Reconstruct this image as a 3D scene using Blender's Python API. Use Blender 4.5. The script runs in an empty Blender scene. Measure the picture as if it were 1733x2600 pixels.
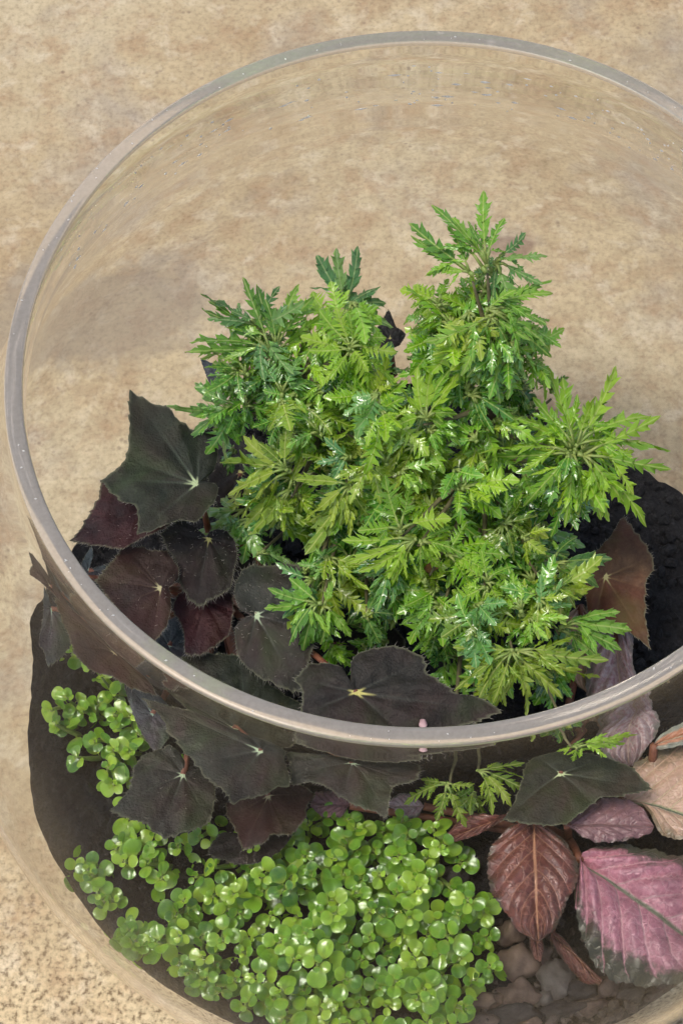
import bpy, math, random
from mathutils import Vector, Matrix, noise
random.seed(7)
S = bpy.context.scene
col = S.collection
PI = math.pi

# ------------------------------------------------------------------ camera, sky, sun, exposure
U = 0.14                       # outer radius of the bowl's opening, in metres
ZR = 2.565                     # height of the rim above the floor, in opening radii
FPX, W, H = 4600.0, 1733.0, 2600.0
CAM = Vector((0, -2.33143489, 3.68090413))
RT = Vector((0.99901982, 0.01389858, -0.04202642)).normalized()
UP = Vector((0.00688629, 0.88906951, 0.45772042)).normalized()
FW = Vector((-0.04372607, 0.45756118, -0.88810236)).normalized()
cd = bpy.data.cameras.new('camera')
cam = bpy.data.objects.new('camera', cd)
col.objects.link(cam)
cd.sensor_fit = 'VERTICAL'
cd.sensor_height = 24.0
cd.sensor_width = 24.0
cd.lens = 24.0 * FPX / H
cd.clip_start = 0.01
cd.clip_end = 60
cam.matrix_world = Matrix(((RT.x, UP.x, -FW.x, CAM.x * U), (RT.y, UP.y, -FW.y, CAM.y * U),
                           (RT.z, UP.z, -FW.z, (CAM.z + ZR) * U), (0, 0, 0, 1)))
S.camera = cam

SUN_EL, SUN_AZ = math.radians(72), math.radians(-100)      # azimuth from +Y towards +X
w = bpy.data.worlds.new('World')
S.world = w
w.use_nodes = True
nt = w.node_tree
bg = nt.nodes['Background']
sky = nt.nodes.new('ShaderNodeTexSky')
sky.sky_type = 'NISHITA'
sky.sun_disc = False
sky.sun_elevation = SUN_EL
sky.sun_rotation = SUN_AZ
sky.air_density = 1.0
sky.dust_density = 3.0
nt.links.new(sky.outputs[0], bg.inputs[0])
bg.inputs[1].default_value = 0.12
sd = bpy.data.lights.new('sun', 'SUN')
sd.energy = 1.5
sd.angle = math.radians(18)
sd.color = (1.0, 0.96, 0.90)
sun = bpy.data.objects.new('sun', sd)
col.objects.link(sun)
to_sun = Vector((math.cos(SUN_EL) * math.sin(SUN_AZ), math.cos(SUN_EL) * math.cos(SUN_AZ), math.sin(SUN_EL)))
sun.rotation_euler = to_sun.to_track_quat('Z', 'Y').to_euler()
S.view_settings.view_transform = 'Standard'
S.view_settings.look = 'None'
S.view_settings.exposure = 0.42
S.view_settings.gamma = 1.0
S.render.engine = 'CYCLES'
cy = S.cycles
cy.use_denoising = True
cy.max_bounces = 90
cy.transmission_bounces = 90
cy.diffuse_bounces = 5
cy.glossy_bounces = 90
cy.transparent_max_bounces = 12
cy.caustics_refractive = True
cy.caustics_reflective = False
cy.sample_clamp_indirect = 15.0
cy.blur_glossy = 0.5


def at(px, py, z):
    """point of the place seen at (px, py) of the photograph, z opening radii above the rim plane -> metres"""
    d = FW + RT * ((px - W / 2) / FPX) - UP * ((py - H / 2) / FPX)
    p = CAM + d * ((z - CAM.z) / d.z)
    return Vector((p.x * U, p.y * U, (p.z + ZR) * U))


def at_plane(px, py, p0, n):
    d = FW + RT * ((px - W / 2) / FPX) - UP * ((py - H / 2) / FPX)
    c = Vector((CAM.x * U, CAM.y * U, (CAM.z + ZR) * U))
    return c + d * ((p0 - c).dot(n) / d.dot(n))


# ------------------------------------------------------------------ helpers
def link(o, parent=None):
    col.objects.link(o)
    if parent is not None:
        o.parent = parent
    return o


def mesh(name, verts, faces, mat=None, uvs=None, smooth=True):
    me = bpy.data.meshes.new(name)
    me.from_pydata(verts, [], faces)
    if uvs is not None:
        ul = me.uv_layers.new(name='UVMap')
        vi = [0] * len(me.loops)
        me.loops.foreach_get('vertex_index', vi)
        ul.data.foreach_set('uv', [c for i in vi for c in uvs[i]])
    if smooth:
        me.polygons.foreach_set('use_smooth', [True] * len(me.polygons))
    if mat is not None:
        me.materials.append(mat)
    me.update()
    return me


def obj(name, me, parent=None, loc=None, kind=None, label=None):
    o = bpy.data.objects.new(name, me)
    link(o, parent)
    if loc is not None:
        o.location = loc
    if kind:
        o['kind'] = kind
    if label:
        o['label'] = label
    return o


def tag(o, label, cat, group=None):
    o['label'] = label
    o['category'] = cat
    if group:
        o['group'] = group
    return o


def thing(name, loc, label, cat, group=None):
    o = bpy.data.objects.new(name, None)
    link(o)
    o.location = loc
    o.empty_display_size = 0.01
    return tag(o, label, cat, group)


class MB:
    """collects geometry for one mesh"""
    def __init__(self):
        self.v, self.f, self.uv = [], [], []

    def add(self, verts, faces, uvs=None):
        b = len(self.v)
        self.v += [tuple(p) for p in verts]
        self.f += [tuple(i + b for i in q) for q in faces]
        self.uv += list(uvs) if uvs is not None else [(0.0, 0.0)] * len(verts)

    def tube(self, pts, radii, sides=6, uv=(0.0, 0.0)):
        vs, fs = [], []
        n = len(pts)
        prev = None
        for i, p in enumerate(pts):
            t = (pts[min(i + 1, n - 1)] - pts[max(i - 1, 0)])
            t = t.normalized() if t.length > 1e-9 else Vector((0, 0, 1))
            if prev is None:
                a = t.orthogonal().normalized()
            else:
                a = (prev - t * prev.dot(t))
                a = a.normalized() if a.length > 1e-9 else t.orthogonal().normalized()
            prev = a
            b = t.cross(a)
            for k in range(sides):
                g = 2 * PI * k / sides
                vs.append(p + (a * math.cos(g) + b * math.sin(g)) * radii[i])
        for i in range(n - 1):
            for k in range(sides):
                k2 = (k + 1) % sides
                fs.append((i * sides + k, i * sides + k2, (i + 1) * sides + k2, (i + 1) * sides + k))
        fs.append(tuple(range(sides))[::-1])
        fs.append(tuple((n - 1) * sides + k for k in range(sides)))
        self.add(vs, fs, [uv] * len(vs))

    def mesh(self, name, mat, smooth=True):
        return mesh(name, self.v, self.f, mat, self.uv, smooth)


def bez(a, b, c, n):
    return [a.lerp(b, t).lerp(b.lerp(c, t), t) for t in [i / (n - 1) for i in range(n)]]


# ------------------------------------------------------------------ materials
class Mat:
    def __init__(self, name):
        self.m = bpy.data.materials.new(name)
        self.m.use_nodes = True
        self.t = self.m.node_tree
        self.b = self.t.nodes['Principled BSDF']
        self.out = self.t.nodes['Material Output']

    def n(self, kind, **kw):
        nd = self.t.nodes.new(kind)
        for k, v in kw.items():
            setattr(nd, k, v)
        return nd

    def l(self, a, b):
        self.t.links.new(a, b)

    def set(self, **kw):
        for k, v in kw.items():
            self.b.inputs[k.replace('_', ' ')].default_value = v

    def coord(self, which='Object'):
        return self.n('ShaderNodeTexCoord').outputs[which]

    def noise(self, scale, detail=4, rough=0.6, vec=None, dist=0.0):
        nd = self.n('ShaderNodeTexNoise')
        nd.inputs['Scale'].default_value = scale
        nd.inputs['Detail'].default_value = detail
        nd.inputs['Roughness'].default_value = rough
        nd.inputs['Distortion'].default_value = dist
        self.l(vec if vec is not None else self.coord(), nd.inputs['Vector'])
        return nd.outputs['Fac']

    def ramp(self, fac, stops, interp='LINEAR'):
        nd = self.n('ShaderNodeValToRGB')
        cr = nd.color_ramp
        cr.interpolation = interp
        while len(cr.elements) < len(stops):
            cr.elements.new(0.5)
        for e, (p, c) in zip(cr.elements, stops):
            e.position = p
            e.color = (*c, 1) if len(c) == 3 else c
        self.l(fac, nd.inputs[0])
        return nd.outputs[0]

    def mix(self, fac, a, b, mode='MIX'):
        nd = self.n('ShaderNodeMix', data_type='RGBA', blend_type=mode)
        for s, v in ((nd.inputs[0], fac), (nd.inputs[6], a), (nd.inputs[7], b)):
            if isinstance(v, (int, float)):
                s.default_value = v
            elif isinstance(v, tuple):
                s.default_value = (*v, 1)
            else:
                self.l(v, s)
        return nd.outputs[2]

    def math(self, op, a, b=0.0):
        nd = self.n('ShaderNodeMath', operation=op)
        for s, v in ((nd.inputs[0], a), (nd.inputs[1], b)):
            if isinstance(v, (int, float)):
                s.default_value = v
            else:
                self.l(v, s)
        return nd.outputs[0]

    def bump(self, h, strength=0.4, dist=0.001):
        nd = self.n('ShaderNodeBump')
        nd.inputs['Strength'].default_value = strength
        nd.inputs['Distance'].default_value = dist
        self.l(h, nd.inputs['Height'])
        self.l(nd.outputs[0], self.b.inputs['Normal'])

    def color(self, c):
        self.l(c, self.b.inputs['Base Color'])

    def translucent(self, c, fac):
        tr = self.n('ShaderNodeBsdfTranslucent')
        if isinstance(c, tuple):
            tr.inputs[0].default_value = (*c, 1)
        else:
            self.l(c, tr.inputs[0])
        mx = self.n('ShaderNodeMixShader')
        mx.inputs[0].default_value = fac
        self.l(self.b.outputs[0], mx.inputs[1])
        self.l(tr.outputs[0], mx.inputs[2])
        self.l(mx.outputs[0], self.out.inputs['Surface'])


def floor_mat():
    M = Mat('sandy_stone_floor')
    v = M.coord()
    big = M.noise(5, 5, 0.6, v)
    base = M.ramp(big, [(0.3, (0.36, 0.26, 0.138)), (0.5, (0.43, 0.333, 0.192)), (0.72, (0.51, 0.425, 0.27))])
    grey = M.noise(9, 4, 0.6, v, 0.4)
    base = M.mix(M.ramp(grey, [(0.52, (0, 0, 0)), (0.72, (1, 1, 1))]), base, (0.33, 0.27, 0.20))
    mid = M.noise(70, 5, 0.7, v)
    base = M.mix(M.math('MULTIPLY', M.ramp(M.noise(3.5, 2, 0.5, v), [(0.35, (0.35, 0.35, 0.35)), (0.65, (1, 1, 1))]), 0.5), base, M.ramp(mid, [(0.32, (0.28, 0.24, 0.21)), (0.5, (0.5, 0.5, 0.5)), (0.68, (0.72, 0.73, 0.74))]), 'OVERLAY')
    warm = M.ramp(M.noise(38, 5, 0.72, v), [(0.48, (0, 0, 0)), (0.68, (1, 1, 1))])
    base = M.mix(M.math('MULTIPLY', warm, 0.62), base, (0.32, 0.195, 0.10))
    pale = M.ramp(M.noise(52, 4, 0.65, v, 0.3), [(0.52, (0, 0, 0)), (0.70, (1, 1, 1))])
    base = M.mix(M.math('MULTIPLY', pale, 0.5), base, (0.60, 0.51, 0.36))
    fine = M.noise(330, 3, 0.6, v)
    grains = M.ramp(fine, [(0.36, (0.25, 0.215, 0.175)), (0.46, (0.62, 0.61, 0.59)), (0.60, (0.86, 0.86, 0.85))])
    # the aggregate lies more open towards the front, more worn and dusty at the back
    sep = M.n('ShaderNodeSeparateXYZ')
    M.l(v, sep.inputs[0])
    worn = M.ramp(M.math('ADD', M.math('MULTIPLY', sep.outputs[1], -2.4), M.math('MULTIPLY', M.math('SUBTRACT', big, 0.5), 0.5)),
                  [(0.08, (0.22, 0.22, 0.22)), (0.34, (1, 1, 1))])
    base = M.mix(worn, base, M.mix(0.95, base, grains, 'OVERLAY'))
    for (sx, sy, rx, ry, am) in ((-0.19, 0.262, 0.085, 0.05, 0.5), (0.21, 0.42, 0.10, 0.07, 0.3), (0.05, 0.30, 0.018, 0.008, 0.6)):  # left grey patch: soft shadow of the bowl painted into the floor colour
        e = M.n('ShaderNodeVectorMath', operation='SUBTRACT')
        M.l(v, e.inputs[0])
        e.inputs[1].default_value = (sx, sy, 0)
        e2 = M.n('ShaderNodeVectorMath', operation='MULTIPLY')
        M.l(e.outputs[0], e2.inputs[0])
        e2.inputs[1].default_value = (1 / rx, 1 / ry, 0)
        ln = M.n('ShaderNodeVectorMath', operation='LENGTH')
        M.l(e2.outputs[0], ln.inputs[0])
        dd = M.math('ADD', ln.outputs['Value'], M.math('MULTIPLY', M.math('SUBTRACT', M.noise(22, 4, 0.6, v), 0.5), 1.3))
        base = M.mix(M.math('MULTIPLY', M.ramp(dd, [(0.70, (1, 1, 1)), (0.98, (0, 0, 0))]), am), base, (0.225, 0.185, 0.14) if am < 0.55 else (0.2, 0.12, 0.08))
    vor = M.n('ShaderNodeTexVoronoi')
    vor.inputs['Scale'].default_value = 150
    M.l(v, vor.inputs['Vector'])
    sp = M.math('MULTIPLY', M.ramp(vor.outputs['Distance'], [(0.10, (1, 1, 1)), (0.26, (0, 0, 0))]),
                M.ramp(M.noise(40, 2, 0.5, v), [(0.56, (0, 0, 0)), (0.68, (1, 1, 1))]))
    base = M.mix(M.math('MULTIPLY', sp, 0.6), base, (0.20, 0.135, 0.085))
    pore = M.ramp(M.noise(210, 2, 0.5, v), [(0.66, (0, 0, 0)), (0.74, (1, 1, 1))])
    base = M.mix(M.math('MULTIPLY', pore, 0.4), base, (0.25, 0.175, 0.115))
    st = M.ramp(M.noise(16, 2, 0.5, v), [(0.70, (0, 0, 0)), (0.78, (1, 1, 1))])
    base = M.mix(M.math('MULTIPLY', st, 0.35), base, (0.22, 0.13, 0.085))
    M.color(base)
    M.set(Roughness=0.75)
    M.bump(M.math('ADD', fine, M.math('MULTIPLY', mid, 0.6)), 0.35, 0.0012)
    return M.m


def glass_mat():
    M = Mat('clear_glass')
    M.set(Base_Color=(0.985, 0.99, 0.987, 1), Roughness=0.0, IOR=1.13, Transmission_Weight=1.0)
    return M.m


def rim_mat():
    M = Mat('ground_glass_edge')
    n = M.noise(700, 3, 0.6)
    M.color(M.ramp(n, [(0.35, (0.67, 0.60, 0.505)), (0.65, (0.75, 0.68, 0.58))]))
    M.set(Roughness=0.22, IOR=1.3, Transmission_Weight=0.66)
    return M.m


def soil_mat():
    M = Mat('dark_potting_soil')
    n = M.noise(420, 5, 0.75)
    n3 = M.noise(170, 3, 0.6)
    M.color(M.ramp(M.math('ADD', M.math('MULTIPLY', n, 0.55), M.math('MULTIPLY', n3, 0.45)), [(0.38, (0.006, 0.005, 0.005)), (0.55, (0.022, 0.019, 0.018)), (0.75, (0.085, 0.078, 0.078))]))
    M.set(Roughness=0.85)
    M.bump(M.math('ADD', n, M.math('MULTIPLY', n3, 1.5)), 1.0, 0.004)
    return M.m


def leaf_mat(name, cols, midcol, rough=0.24, trans=0.25, edge=(0.45, 0.6, 0.25)):
    """aralia: uv.x = distance from the midrib / length, uv.y = 0 midrib .. 1 margin"""
    M = Mat(name)
    uv = M.n('ShaderNodeSeparateXYZ')
    M.l(M.coord('UV'), uv.inputs[0])
    oi = M.n('ShaderNodeObjectInfo').outputs['Random']
    n = M.noise(130, 4, 0.6)
    f = M.math('ADD', M.math('MULTIPLY', n, 0.75), M.math('MULTIPLY', M.math('SUBTRACT', oi, 0.5), 0.55))
    base = M.ramp(f, [(0.15, cols[0]), (0.4, cols[1]), (0.68, cols[2])])
    base = M.mix(M.ramp(uv.outputs[0], [(0.003, (0.8, 0.8, 0.8)), (0.017, (0, 0, 0))]), base, midcol)
    base = M.mix(M.math('MULTIPLY', M.ramp(uv.outputs[1], [(0.9, (0, 0, 0)), (1.0, (1, 1, 1))]), 0.45), base, edge)
    M.color(base)
    M.set(Roughness=rough, Specular_IOR_Level=0.9, Coat_Weight=0.25, Coat_Roughness=0.16)
    M.bump(M.noise(170, 3, 0.5), 0.55, 0.0012)
    M.translucent(M.mix(1.0, base, (1.05, 1.1, 0.35), 'MULTIPLY'), trans)
    return M.m


def begonia_mat(name, dark, mid, veincol=(0.10, 0.115, 0.085), star=(0.55, 0.62, 0.33), rough=0.5, sheen=0.25):
    """uv.x = 0 attachment .. 1 margin, uv.y = distance from the nearest main vein / length"""
    M = Mat(name)
    uv = M.n('ShaderNodeSeparateXYZ')
    M.l(M.coord('UV'), uv.inputs[0])
    t, d = uv.outputs[0], uv.outputs[1]
    n = M.noise(95, 5, 0.65)
    n2 = M.noise(900, 2, 0.6)
    base = M.ramp(M.math('ADD', M.math('MULTIPLY', n, 0.8), M.math('MULTIPLY', n2, 0.2)), [(0.36, dark), (0.56, tuple((a + b) / 2 for a, b in zip(dark, mid))), (0.72, tuple(c * 1.35 for c in mid))])
    tint = M.ramp(M.noise(26, 3, 0.6), [(0.42, (0, 0, 0)), (0.66, (1, 1, 1))])
    base = M.mix(M.math('MULTIPLY', tint, 0.75), base, (mid[0] * 0.85, mid[1] * 0.38, mid[2] * 0.42))
    green = M.ramp(M.noise(31, 3, 0.6, None, 0.5), [(0.5, (0, 0, 0)), (0.7, (1, 1, 1))])
    base = M.mix(M.math('MULTIPLY', green, 0.6), base, (mid[0] * 0.75, mid[1] * 1.15, mid[2] * 0.5))
    puck = M.noise(48, 2, 0.5)
    vein = M.math('MULTIPLY', M.ramp(d, [(0.004, (1, 1, 1)), (0.018, (0, 0, 0))]),
                  M.ramp(t, [(0.05, (1, 1, 1)), (0.75, (0.12, 0.12, 0.12))]))
    base = M.mix(M.math('MULTIPLY', vein, 0.4), base, veincol)
    rays = M.math('MULTIPLY', M.ramp(d, [(0.003, (1, 1, 1)), (0.012, (0, 0, 0))]), M.ramp(t, [(0.06, (1, 1, 1)), (0.15, (0, 0, 0))]))
    base = M.mix(rays, base, star)
    base = M.mix(M.ramp(t, [(0.05, (1, 1, 1)), (0.075, (0, 0, 0))]), base, star)
    base = M.mix(M.math('MULTIPLY', M.ramp(t, [(0.955, (0, 0, 0)), (0.99, (1, 1, 1))]), 0.6), base, (0.13, 0.13, 0.075))
    M.color(base)
    M.set(Roughness=rough + 0.06, Specular_IOR_Level=0.2, Sheen_Weight=sheen * 0.35, Sheen_Roughness=0.5, Sheen_Tint=(0.85, 0.83, 0.75, 1))
    M.bump(M.math('ADD', M.math('MULTIPLY', puck, 2.0), M.math('ADD', n, M.math('MULTIPLY', n2, 0.3))), 0.7, 0.0018)
    return M.m


def pink_mat(name, inner, inner2, outer, vein, mid, spread=0.75):
    """uv.x = along the midrib, uv.y = signed distance from it / half width (-1..1)"""
    M = Mat(name)
    uv = M.n('ShaderNodeSeparateXYZ')
    M.l(M.coord('UV'), uv.inputs[0])
    u, v = uv.outputs[0], uv.outputs[1]
    av = M.math('ABSOLUTE', v)
    n = M.noise(60, 5, 0.7)
    nf = M.noise(420, 4, 0.7)
    base = M.ramp(nf, [(0.35, inner2), (0.62, inner)])
    # lateral veins sweep forward from the midrib
    ph = M.math('SUBTRACT', M.math('MULTIPLY', u, 6.0), M.math('MULTIPLY', av, 2.4))
    ph = M.math('ADD', ph, M.math('MULTIPLY', M.math('SUBTRACT', n, 0.5), 0.4))
    saw = M.math('ABSOLUTE', M.math('SUBTRACT', M.math('FRACT', ph), 0.5))
    vm = M.ramp(saw, [(0.01, (1, 1, 1)), (0.085, (0, 0, 0))])
    vor = M.n('ShaderNodeTexVoronoi', feature='DISTANCE_TO_EDGE')
    vor.inputs['Scale'].default_value = 190
    wc = M.n('ShaderNodeVectorMath', operation='ADD')
    M.l(M.coord(), wc.inputs[0])
    wn = M.n('ShaderNodeTexNoise')
    wn.inputs['Scale'].default_value = 150
    M.l(M.coord(), wn.inputs['Vector'])
    ws = M.n('ShaderNodeVectorMath', operation='SCALE')
    ws.inputs['Scale'].default_value = 0.009
    M.l(wn.outputs['Color'], ws.inputs[0])
    M.l(ws.outputs[0], wc.inputs[1])
    M.l(wc.outputs[0], vor.inputs['Vector'])
    net = M.ramp(vor.outputs['Distance'], [(0.02, (1, 1, 1)), (0.10, (0, 0, 0))])
    rimf = M.ramp(M.math('ADD', M.math('SUBTRACT', av, M.math('MULTIPLY', vm, 0.14)), M.math('MULTIPLY', M.math('SUBTRACT', n, 0.5), 1.1)), [(spread - 0.08, (0, 0, 0)), (spread + 0.10, (1, 1, 1))])
    base = M.mix(rimf, base, M.mix(nf, outer, tuple(c * 0.45 for c in outer)))
    vv = M.math('MULTIPLY', M.math('MULTIPLY', M.math('MAXIMUM', vm, M.math('MULTIPLY', net, 0.45)), M.math('SUBTRACT', 1.0, M.math('MULTIPLY', rimf, 0.8))), M.ramp(av, [(0.62, (1, 1, 1)), (0.88, (0, 0, 0))]))
    base = M.mix(M.math('MULTIPLY', vv, M.math('ADD', 0.2, M.math('MULTIPLY', nf, 0.7))), base, vein)
    base = M.mix(M.ramp(av, [(0.018, (1, 1, 1)), (0.045, (0, 0, 0))]), base, mid)
    gro = M.math('MULTIPLY', M.ramp(M.math('ABSOLUTE', M.math('SUBTRACT', saw, 0.0)), [(0.0, (1, 1, 1)), (0.05, (0, 0, 0))]), M.ramp(av, [(0.05, (1, 1, 1)), (0.5, (0, 0, 0))]))
    base = M.mix(M.math('MULTIPLY', gro, 0.45), base, mid)
    blot = M.ramp(M.noise(34, 4, 0.7), [(0.5, (0, 0, 0)), (0.66, (1, 1, 1))])
    base = M.mix(M.math('MULTIPLY', blot, 0.42), base, tuple(c * 0.6 for c in inner2))
    M.color(base)
    M.set(Roughness=0.38, Specular_IOR_Level=0.5, Sheen_Weight=0.1)
    M.bump(M.math('ADD', M.math('SUBTRACT', 1.0, net), M.math('ADD', M.math('MULTIPLY', vm, -1.6), M.math('MULTIPLY', nf, 0.5))), 0.32, 0.0010)
    return M.m


def plain(name, c1, c2, scale=200, rough=0.6, bump=0.4, dist=0.001):
    M = Mat(name)
    n = M.noise(scale, 5, 0.65)
    M.color(M.ramp(n, [(0.3, c1), (0.7, c2)]))
    M.set(Roughness=rough)
    M.bump(n, bump, dist)
    return M.m


def pilea_mat():
    M = Mat('glossy_round_leaf')
    uv = M.n('ShaderNodeSeparateXYZ')
    M.l(M.coord('UV'), uv.inputs[0])
    oi = M.n('ShaderNodeObjectInfo').outputs['Random']
    n = M.noise(160, 3, 0.6)
    f = M.math('ADD', M.math('MULTIPLY', n, 0.5), M.math('MULTIPLY', oi, 0.5))
    base = M.ramp(f, [(0.2, (0.07, 0.20, 0.018)), (0.5, (0.24, 0.46, 0.03)), (0.8, (0.47, 0.66, 0.055))])
    base = M.mix(M.math('MULTIPLY', M.ramp(uv.outputs[0], [(0.02, (1, 1, 1)), (0.35, (0, 0, 0))]), 0.65), base, (0.5, 0.58, 0.1))
    base = M.mix(M.math('MULTIPLY', M.ramp(uv.outputs[1], [(0.88, (0, 0, 0)), (1, (1, 1, 1))]), 0.3), base, (0.3, 0.45, 0.12))
    M.color(base)
    M.set(Roughness=0.24, Specular_IOR_Level=0.7)
    M.translucent(M.mix(1.0, base, (1.0, 1.1, 0.35), 'MULTIPLY'), 0.25)
    return M.m


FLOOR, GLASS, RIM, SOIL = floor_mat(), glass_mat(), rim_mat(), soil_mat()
AR = {
    'mid': leaf_mat('aralia_green', ((0.09, 0.27, 0.022), (0.18, 0.43, 0.028), (0.31, 0.56, 0.045)), (0.48, 0.62, 0.14)),
    'bright': leaf_mat('aralia_fresh_green', ((0.20, 0.43, 0.02), (0.31, 0.57, 0.026), (0.45, 0.67, 0.045)), (0.58, 0.70, 0.16), 0.24, 0.34),
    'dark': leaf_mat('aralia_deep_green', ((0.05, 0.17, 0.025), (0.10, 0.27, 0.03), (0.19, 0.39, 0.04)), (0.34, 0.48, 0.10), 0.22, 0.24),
    'blue': leaf_mat('aralia_bluish_green', ((0.10, 0.28, 0.07), (0.17, 0.39, 0.08), (0.27, 0.49, 0.10)), (0.42, 0.56, 0.2), 0.18, 0.25),
    'olive': leaf_mat('aralia_yellowing_green', ((0.18, 0.31, 0.02), (0.30, 0.46, 0.03), (0.44, 0.56, 0.055)), (0.58, 0.64, 0.16), 0.25, 0.32),
}
STALK = plain('green_stalk', (0.17, 0.28, 0.05), (0.30, 0.34, 0.09), 300, 0.5)
BARK = plain('brown_bark', (0.045, 0.028, 0.018), (0.16, 0.105, 0.07), 260, 0.85, 0.8)
TWIGM = plain('olive_twig', (0.09, 0.08, 0.035), (0.19, 0.17, 0.075), 260, 0.7)
REDSTALK = plain('reddish_stalk', (0.12, 0.035, 0.02), (0.26, 0.10, 0.05), 260, 0.6)
BRISTLE = plain('pale_bristle', (0.22, 0.19, 0.15), (0.34, 0.31, 0.26), 50, 0.6, 0.0)
BG = {
    'green': begonia_mat('begonia_black_green', (0.011, 0.014, 0.008), (0.042, 0.049, 0.027)),
    'brown': begonia_mat('begonia_brown', (0.018, 0.009, 0.007), (0.058, 0.034, 0.024), (0.12, 0.08, 0.055), (0.50, 0.46, 0.24)),
    'red': begonia_mat('begonia_dark_red', (0.014, 0.006, 0.007), (0.050, 0.014, 0.014), (0.08, 0.03, 0.025), (0.42, 0.36, 0.2)),
    'black': begonia_mat('begonia_charcoal', (0.010, 0.009, 0.007), (0.032, 0.028, 0.021), (0.06, 0.065, 0.05), (0.56, 0.50, 0.16)),
    'grey': begonia_mat('begonia_slate_grey', (0.017, 0.018, 0.013), (0.050, 0.052, 0.036), (0.09, 0.095, 0.08), (0.52, 0.62, 0.38), 0.45, 0.4),
    'rust': begonia_mat('begonia_rust_brown', (0.045, 0.022, 0.012), (0.12, 0.07, 0.036), (0.20, 0.13, 0.06), (0.4, 0.36, 0.16)),
    'blue': begonia_mat('begonia_blue_grey', (0.030, 0.040, 0.044), (0.075, 0.092, 0.095), (0.12, 0.15, 0.14), (0.35, 0.5, 0.35), 0.42, 0.4),
}
PK = {
    'pink': pink_mat('pink_quilted_leaf', (0.52, 0.215, 0.25), (0.30, 0.105, 0.135), (0.075, 0.072, 0.038), (0.66, 0.41, 0.41), (0.13, 0.135, 0.075), 0.74),
    'copper': pink_mat('coppery_quilted_leaf', (0.19, 0.062, 0.042), (0.095, 0.030, 0.022), (0.085, 0.06, 0.028), (0.44, 0.22, 0.14), (0.40, 0.21, 0.11), 0.9),
    'mauve': pink_mat('mauve_quilted_leaf', (0.23, 0.115, 0.115), (0.14, 0.066, 0.068), (0.12, 0.07, 0.06), (0.25, 0.14, 0.13), (0.17, 0.09, 0.085), 1.05),
    'beige': pink_mat('beige_pink_leaf', (0.50, 0.31, 0.22), (0.38, 0.24, 0.15), (0.22, 0.17, 0.09), (0.52, 0.40, 0.24), (0.26, 0.29, 0.15), 0.75),
    'silver': pink_mat('silver_pink_leaf', (0.42, 0.33, 0.31), (0.24, 0.11, 0.12), (0.22, 0.20, 0.16), (0.42, 0.36, 0.33), (0.27, 0.2, 0.16), 0.85),
    'orange': pink_mat('orange_edged_leaf', (0.46, 0.20, 0.10), (0.36, 0.15, 0.075), (0.36, 0.36, 0.27), (0.5, 0.3, 0.2), (0.3, 0.3, 0.2), 0.45),
}
PILEA = pilea_mat()

# ------------------------------------------------------------------ floor
mb = MB()
N, LO, HI = 24, -6.0, 6.0
for j in range(N + 1):
    for i in range(N + 1):
        mb.v.append((LO + (HI - LO) * i / N, LO + (HI - LO) * j / N, 0.0))
        mb.uv.append((0, 0))
for j in range(N):
    for i in range(N):
        a = j * (N + 1) + i
        mb.f.append((a, a + 1, a + N + 2, a + N + 1))
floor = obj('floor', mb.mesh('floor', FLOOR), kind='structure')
floor['label'] = 'sandy beige stone floor with brown speckles'

# ------------------------------------------------------------------ glass bowl
PROF = [(1.0, -0.012), (1.003, -0.05), (1.015, -0.12), (1.05, -0.22), (1.105, -0.34), (1.18, -0.48), (1.265, -0.65), (1.345, -0.86), (1.41, -1.1),
        (1.447, -1.35), (1.44, -1.6), (1.395, -1.83), (1.315, -2.04), (1.21, -2.22), (1.075, -2.38), (0.92, -2.5), (0.76, -2.558), (0.6, -2.563)]
TH = 0.045


def smooth_profile(p, per=4):
    out = []
    for i in range(len(p) - 1):
        p0, p1, p2, p3 = p[max(i - 1, 0)], p[i], p[i + 1], p[min(i + 2, len(p) - 1)]
        for k in range(per):
            t = k / per
            out.append(tuple(0.5 * (2 * b + (c - a) * t + (2 * a - 5 * b + 4 * c - d) * t * t + (3 * b - a - 3 * c + d) * t ** 3)
                             for a, b, c, d in zip(p0, p1, p2, p3)))
    out.append(p[-1])
    return out


OUTER = smooth_profile(PROF)
INNER = []
for i, (r, z) in enumerate(OUTER):
    a, b = OUTER[max(i - 1, 0)], OUTER[min(i + 1, len(OUTER) - 1)]
    tx, tz = b[0] - a[0], b[1] - a[1]
    L = math.hypot(tx, tz)
    th = TH if z > -0.6 else max(0.026, TH - (-0.6 - z) * 0.03)
    INNER.append((r + tz / L * th, z - tx / L * th) if i else (r - TH, z))


def r_in(z):
    for (r0, z0), (r1, z1) in zip(INNER, INNER[1:]):
        if z1 <= z <= z0 and z0 > z1:
            return r0 + (r1 - r0) * (z0 - z) / (z0 - z1)
    return INNER[0][0] if z > INNER[0][1] else 0.6


def lathe(mb, prof, seg, closed_loop=False, wob=0.0):
    n = len(prof)
    vs, fs = [], []
    for i, (r, z) in enumerate(prof):
        for k in range(seg):
            g = 2 * PI * k / seg
            rr = r
            if wob:
                rr += wob * min(1.0, max(0.0, -z * 6 - 0.1)) * (noise.noise(Vector((math.cos(g) * 2.2, math.sin(g) * 2.2, z * 1.6))) + 0.5 * noise.noise(Vector((math.cos(g) * 5, math.sin(g) * 5, z * 9 + 7))))
            vs.append((rr * math.cos(g) * U, rr * math.sin(g) * U, (z + ZR) * U))
    m = n if closed_loop else n - 1
    for i in range(m):
        i2 = (i + 1) % n
        for k in range(seg):
            k2 = (k + 1) % seg
            fs.append((i * seg + k, i2 * seg + k, i2 * seg + k2, i * seg + k2))
    b = len(mb.v)
    mb.add(vs, fs)
    return b, n, seg


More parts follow.
